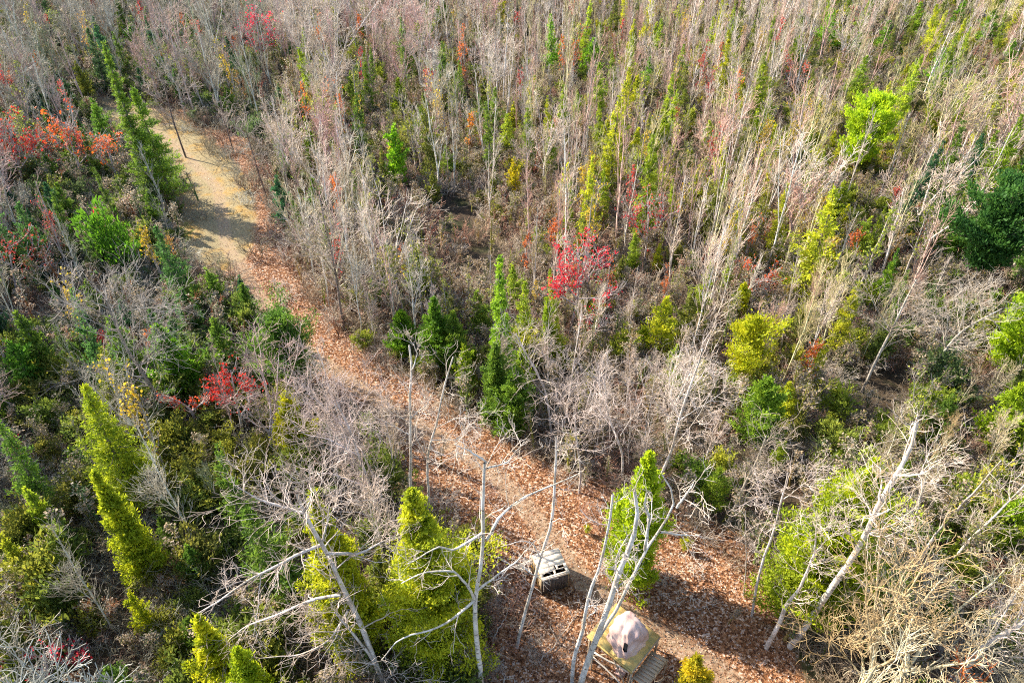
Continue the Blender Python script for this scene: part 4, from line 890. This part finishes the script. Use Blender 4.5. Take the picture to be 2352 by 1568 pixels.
for idx, (t_, tn, key) in enumerate(info):
    kd, x, y, sc, h, u, v, w, a, b_, c = t_
    near = w < 62; lib = LIBN[kd] if near else LIBF[kd]; vi = int(c*997) % len(lib)
    o = bpy.data.objects.new(NAME[kd], None); o.empty_display_size = .2; link(o)
    o.location = (x, y, gz(x, y)-.05); o.rotation_euler = (R.normal()*.045, R.normal()*.045, R.random()*6.28)
    o.scale = (sc*(.9+.3*R.random()),)*2+(sc*ZK[(x, y)]*(.92+.25*R.random()),)
    o['label'] = lab[idx]; o['category'] = CAT[kd]; o['group'] = GRP[kd]
    tr = np.array(DKB) if kd in ('spr', 'ced') else (np.minimum(np.array(tn)*1.12, .9) if kd != 'lfy' else np.array((.5, .44, .4)))
    tb_ = tr*np.array((.90, .82, .76)) if kd in ('sap', 'map') else tn
    for pn, me, tt in zip(PARTS[kd], lib[vi], (tr, tb_, np.array((.45, .38, .35)))):
        q = part(pn, me, o, tt)
    PROTO.setdefault((kd, near, vi), [ch for ch in o.children])

# the far trees of each kind, past the ones that can be told apart: one object per kind
def stuff_object(name, label, cat, items, protos):
    """items: (x,y,z,rz,sx,sz,variant,tint); protos: per variant a list of part objects"""
    n = len(items); me = bpy.data.meshes.new(name); me.vertices.add(n)
    me.vertices.foreach_set('co', np.array([i_[:3] for i_ in items], np.float32).ravel())
    for nm, ty, dat, f in (('rot', 'FLOAT_VECTOR', [(i_[8], i_[9], i_[3]) for i_ in items], 'vector'), ('scl', 'FLOAT_VECTOR', [(i_[4], i_[4], i_[5]) for i_ in items], 'vector'),
                           ('variant', 'INT', [i_[6] for i_ in items], 'value'), ('tint', 'FLOAT_VECTOR', [tuple(i_[7]) for i_ in items], 'vector'), ('tint_trunk', 'FLOAT_VECTOR', [tuple(i_[10]) for i_ in items], 'vector')):
        a = me.attributes.new(nm, ty, 'POINT'); a.data.foreach_set(f, np.array(dat, np.int32 if ty == 'INT' else np.float32).ravel())
    o = bpy.data.objects.new(name, me); link(o); o['kind'] = 'stuff'; o['label'] = label; o['category'] = cat
    g = bpy.data.node_groups.new(name, 'GeometryNodeTree'); g.interface.new_socket('Geometry', in_out='INPUT', socket_type='NodeSocketGeometry'); g.interface.new_socket('Geometry', in_out='OUTPUT', socket_type='NodeSocketGeometry')
    gi = g.nodes.new('NodeGroupInput'); gout = g.nodes.new('NodeGroupOutput'); jo = g.nodes.new('GeometryNodeJoinGeometry')
    def na(nm, ty):
        q = g.nodes.new('GeometryNodeInputNamedAttribute'); q.data_type = ty; q.inputs['Name'].default_value = nm; return q.outputs['Attribute']
    for pi in range(len(protos[0])):
        jj = g.nodes.new('GeometryNodeJoinGeometry')
        for pr in reversed(protos):
            oi = g.nodes.new('GeometryNodeObjectInfo'); oi.transform_space = 'ORIGINAL'; oi.inputs['Object'].default_value = pr[pi]; oi.inputs['As Instance'].default_value = True
            g.links.new(oi.outputs['Geometry'], jj.inputs[0])
        ip = g.nodes.new('GeometryNodeInstanceOnPoints'); ip.inputs['Pick Instance'].default_value = True
        src = gi.outputs[0]
        if pi == 0 and len(protos[0]) > 1:
            sn = g.nodes.new('GeometryNodeStoreNamedAttribute'); sn.data_type = 'FLOAT_VECTOR'; sn.domain = 'POINT'; sn.inputs['Name'].default_value = 'tint'
            g.links.new(src, sn.inputs['Geometry']); g.links.new(na('tint_trunk', 'FLOAT_VECTOR'), sn.inputs['Value']); src = sn.outputs[0]
        g.links.new(src, ip.inputs['Points']); g.links.new(jj.outputs[0], ip.inputs['Instance']); g.links.new(na('variant', 'INT'), ip.inputs['Instance Index'])
        g.links.new(na('rot', 'FLOAT_VECTOR'), ip.inputs['Rotation']); g.links.new(na('scl', 'FLOAT_VECTOR'), ip.inputs['Scale'])
        g.links.new(ip.outputs[0], jo.inputs[0])
    g.links.new(jo.outputs[0], gout.inputs[0])
    md = o.modifiers.new('scatter', 'NODES'); md.node_group = g
    return o
SLAB = {'sap': ('sapling_thicket', 'dense far thicket of pale leafless birch and aspen saplings', 'thicket'), 'map': ('far_bare_trees', 'mass of bare grey trees in the far woods', 'woods'),
        'lfy': ('far_leafy_saplings', 'scattered far saplings with red, orange and olive leaves', 'leafy saplings'), 'spr': ('far_spruces', 'far small spruces dotted through the bare woods', 'spruces'), 'ced': ('far_cedars', 'far bushy young cedars under the bare woods', 'cedars')}
for kd in H0:
    if not STUFF[kd]: continue
    pr = [PROTO[k_] for k_ in sorted(PROTO, key=str) if k_[0] == kd and (k_[1] is False or kd in ('lfy', 'spr', 'ced'))]
    if not pr: pr = [PROTO[k_] for k_ in PROTO if k_[0] == kd]
    items = []
    for t_ in STUFF[kd]:
        _, x, y, sc, h, u, v, w, a, b_, c = t_; tn = tint_for(kd, u, v, a, b_, c)
        tr = np.array(DKB) if kd in ('spr', 'ced') else (tn if kd != 'lfy' else np.array((.5, .44, .4)))
        tb_ = tn*np.array((.90, .82, .76)) if kd in ('sap', 'map') else tn
        items.append((x, y, gz(x, y)-.05, R.random()*6.28, sc*(.9+.3*R.random()), sc*ZK[(x, y)]*(.92+.25*R.random()), int(R.integers(len(pr))), tb_, R.normal()*.05, R.normal()*.05, tr))
    stuff_object(*SLAB[kd], items, pr)

# ------------------------------------------------------------------ undergrowth: bare brush and low evergreen scrub
def scatter_pts(n, keep_p, sparse_open=.09):
    c_ = np.stack([R.uniform(-165, 165, n), 5+R.random(n)**.85*215], 1); p_, w_ = proj(np.c_[c_, np.ones(n)])
    k_ = (w_ > 3) & (p_[:, 0] > -200) & (p_[:, 0] < 2550) & (p_[:, 1] < 1900)
    ino = inside(OPENPX, p_) | inside(CLEAR, p_) | inside(KEEP[1], p_) | inside([(150, 205), (345, 232), (450, 245), (450, 300), (330, 300), (170, 260)], p_)
    pr_ = np.where(ino, sparse_open, 1.)*keep_p
    low = inside([(1110, 1400), (1300, 1400), (1340, 1568), (1340, 1700), (1100, 1700)], p_); pr_ = np.where(low, (.45 if sparse_open > .02 else 0.)*keep_p, pr_)
    hb = inside([(1215, 1270), (1420, 1270), (1560, 1480), (1560, 1640), (1330, 1640), (1215, 1400)], p_); pr_ = np.where(hb & ~low, 0, pr_)
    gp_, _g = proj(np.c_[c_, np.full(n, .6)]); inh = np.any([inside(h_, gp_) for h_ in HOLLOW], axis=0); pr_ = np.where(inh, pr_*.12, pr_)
    tdist = dist_poly(c_, TRAIL); pr_ = np.where(tdist < 1.8, 0, pr_)
    k_ &= R.random(n) < pr_
    return c_[k_], p_[k_], w_[k_]
bo = []
for k, (me, _) in enumerate(BRU+BRUF):
    o = thing('bare_shrub', ['brown bare shrub in the litter left of the leaning aspen', 'thin-stemmed bare shrub in front of the box blind', 'taller bare shrub between the leaning aspen and the platform',
              'bare shrub at the far edge of the track above the blind', 'bare shrub on the near bank below the juniper mound'][k], 'shrub', (0, 0, 0), 0, 'bare shrubs beside the track')
    u_, v_ = [(1150, 1440), (1235, 1440), (1275, 1500), (1480, 1190), (700, 960)][k]; p = ground(u_, v_); o.location = (p[0], p[1], gz(p[0], p[1])); o.scale = (.8,)*3
    bo.append([part('stems', me, o, (.42, .33, .27))])
c_, p_, w_ = scatter_pts(52000, .85)
items = []
for (x, y), (u, v), w in zip(c_, p_, w_):
    q = R.random(); tn = np.array((.46, .36, .26)) if q < .45 else np.array((.60, .52, .44)) if q < .8 else np.array((.46, .26, .19))
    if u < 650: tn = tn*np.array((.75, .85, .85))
    items.append((x, y, gz(x, y)-.05, R.random()*6.28, .6+.7*R.random(), .5+.7*R.random(), int(R.integers(3)) if w < 60 else 3+int(R.integers(2)), tn*(.8+.4*R.random()), 0, 0, tn))
stuff_object('undergrowth', 'tangled brown leafless brush covering the forest floor', 'brush', items, bo)
print('brush', len(items))
c_, p_, w_ = scatter_pts(22000, .8, .0)
go_ = []
for k, (tk, cr) in enumerate(BSH):
    u_, v_ = [(700, 1240), (1600, 1130)][k]; p = ground(u_, v_)
    o = thing('evergreen_bush', ['low green evergreen bush between the crooked grey tree and the slanting trees', 'low green evergreen bush at the far litter edge behind the lime-green cedar'][k], 'evergreen bush', (p[0], p[1], 0))
    go_.append([part('crown', cr, o, MID)])
items = []
for (x, y), (u, v), w in zip(c_, p_, w_):
    gp = .7 if u < 620 else .25 if u < 1150 else .40 if u > 1800 else .12
    if R.random() > gp: continue
    tn = tint_for('ced', u, v, R.random(), R.random(), 0); tn = tn*.65+.35*np.array((.19, .17, .06))
    s_ = .6+.8*R.random(); items.append((x, y, gz(x, y)-.1, R.random()*6.28, s_, s_*(.6+.6*R.random()), int(R.integers(2)), tn, 0, 0, tn))
stuff_object('evergreen_scrub', 'low green juniper and seedling scrub beneath the trees', 'scrub', items, go_)
print('scrub', len(items))
c_, p_, w_ = scatter_pts(34000, .85, .012)
items = []; pr = [PROTO[k_] for k_ in sorted(PROTO, key=str) if k_[0] == 'lfy']
for (x, y), (u, v), w in zip(c_, p_, w_):
    q = R.random()
    if v < 700 and u > 620: pal = [(.40, .38, .07), (.46, .45, .06), (.50, .33, .06), (.44, .15, .10), (.30, .38, .06), (.34, .40, .05)]
    elif u < 620: pal = [(.14, .22, .06), (.20, .25, .05), (.30, .28, .06), (.38, .14, .05), (.10, .19, .07)]
    else: pal = [(.26, .30, .06), (.36, .36, .05), (.34, .24, .08), (.18, .26, .06)]
    tn = np.array(pal[int(q*len(pal))])*(.8+.5*R.random())*(.85 if u > 620 else 1); s_ = .25+.45*R.random()**1.5
    items.append((x, y, gz(x, y)-.1, R.random()*6.28, s_*1.5, s_, int(R.integers(len(pr))), tn, R.normal()*.1, R.normal()*.1, np.array((.4, .33, .28))))
stuff_object('leafy_undergrowth', 'low olive, yellow and rust-leaved growth between the bare stems', 'undergrowth', items, pr)
print('leafy', len(items), 'verts', sum(len(m.vertices) for m in bpy.data.meshes), 'tris', sum(len(m.loops)-2*len(m.polygons) for m in bpy.data.meshes))
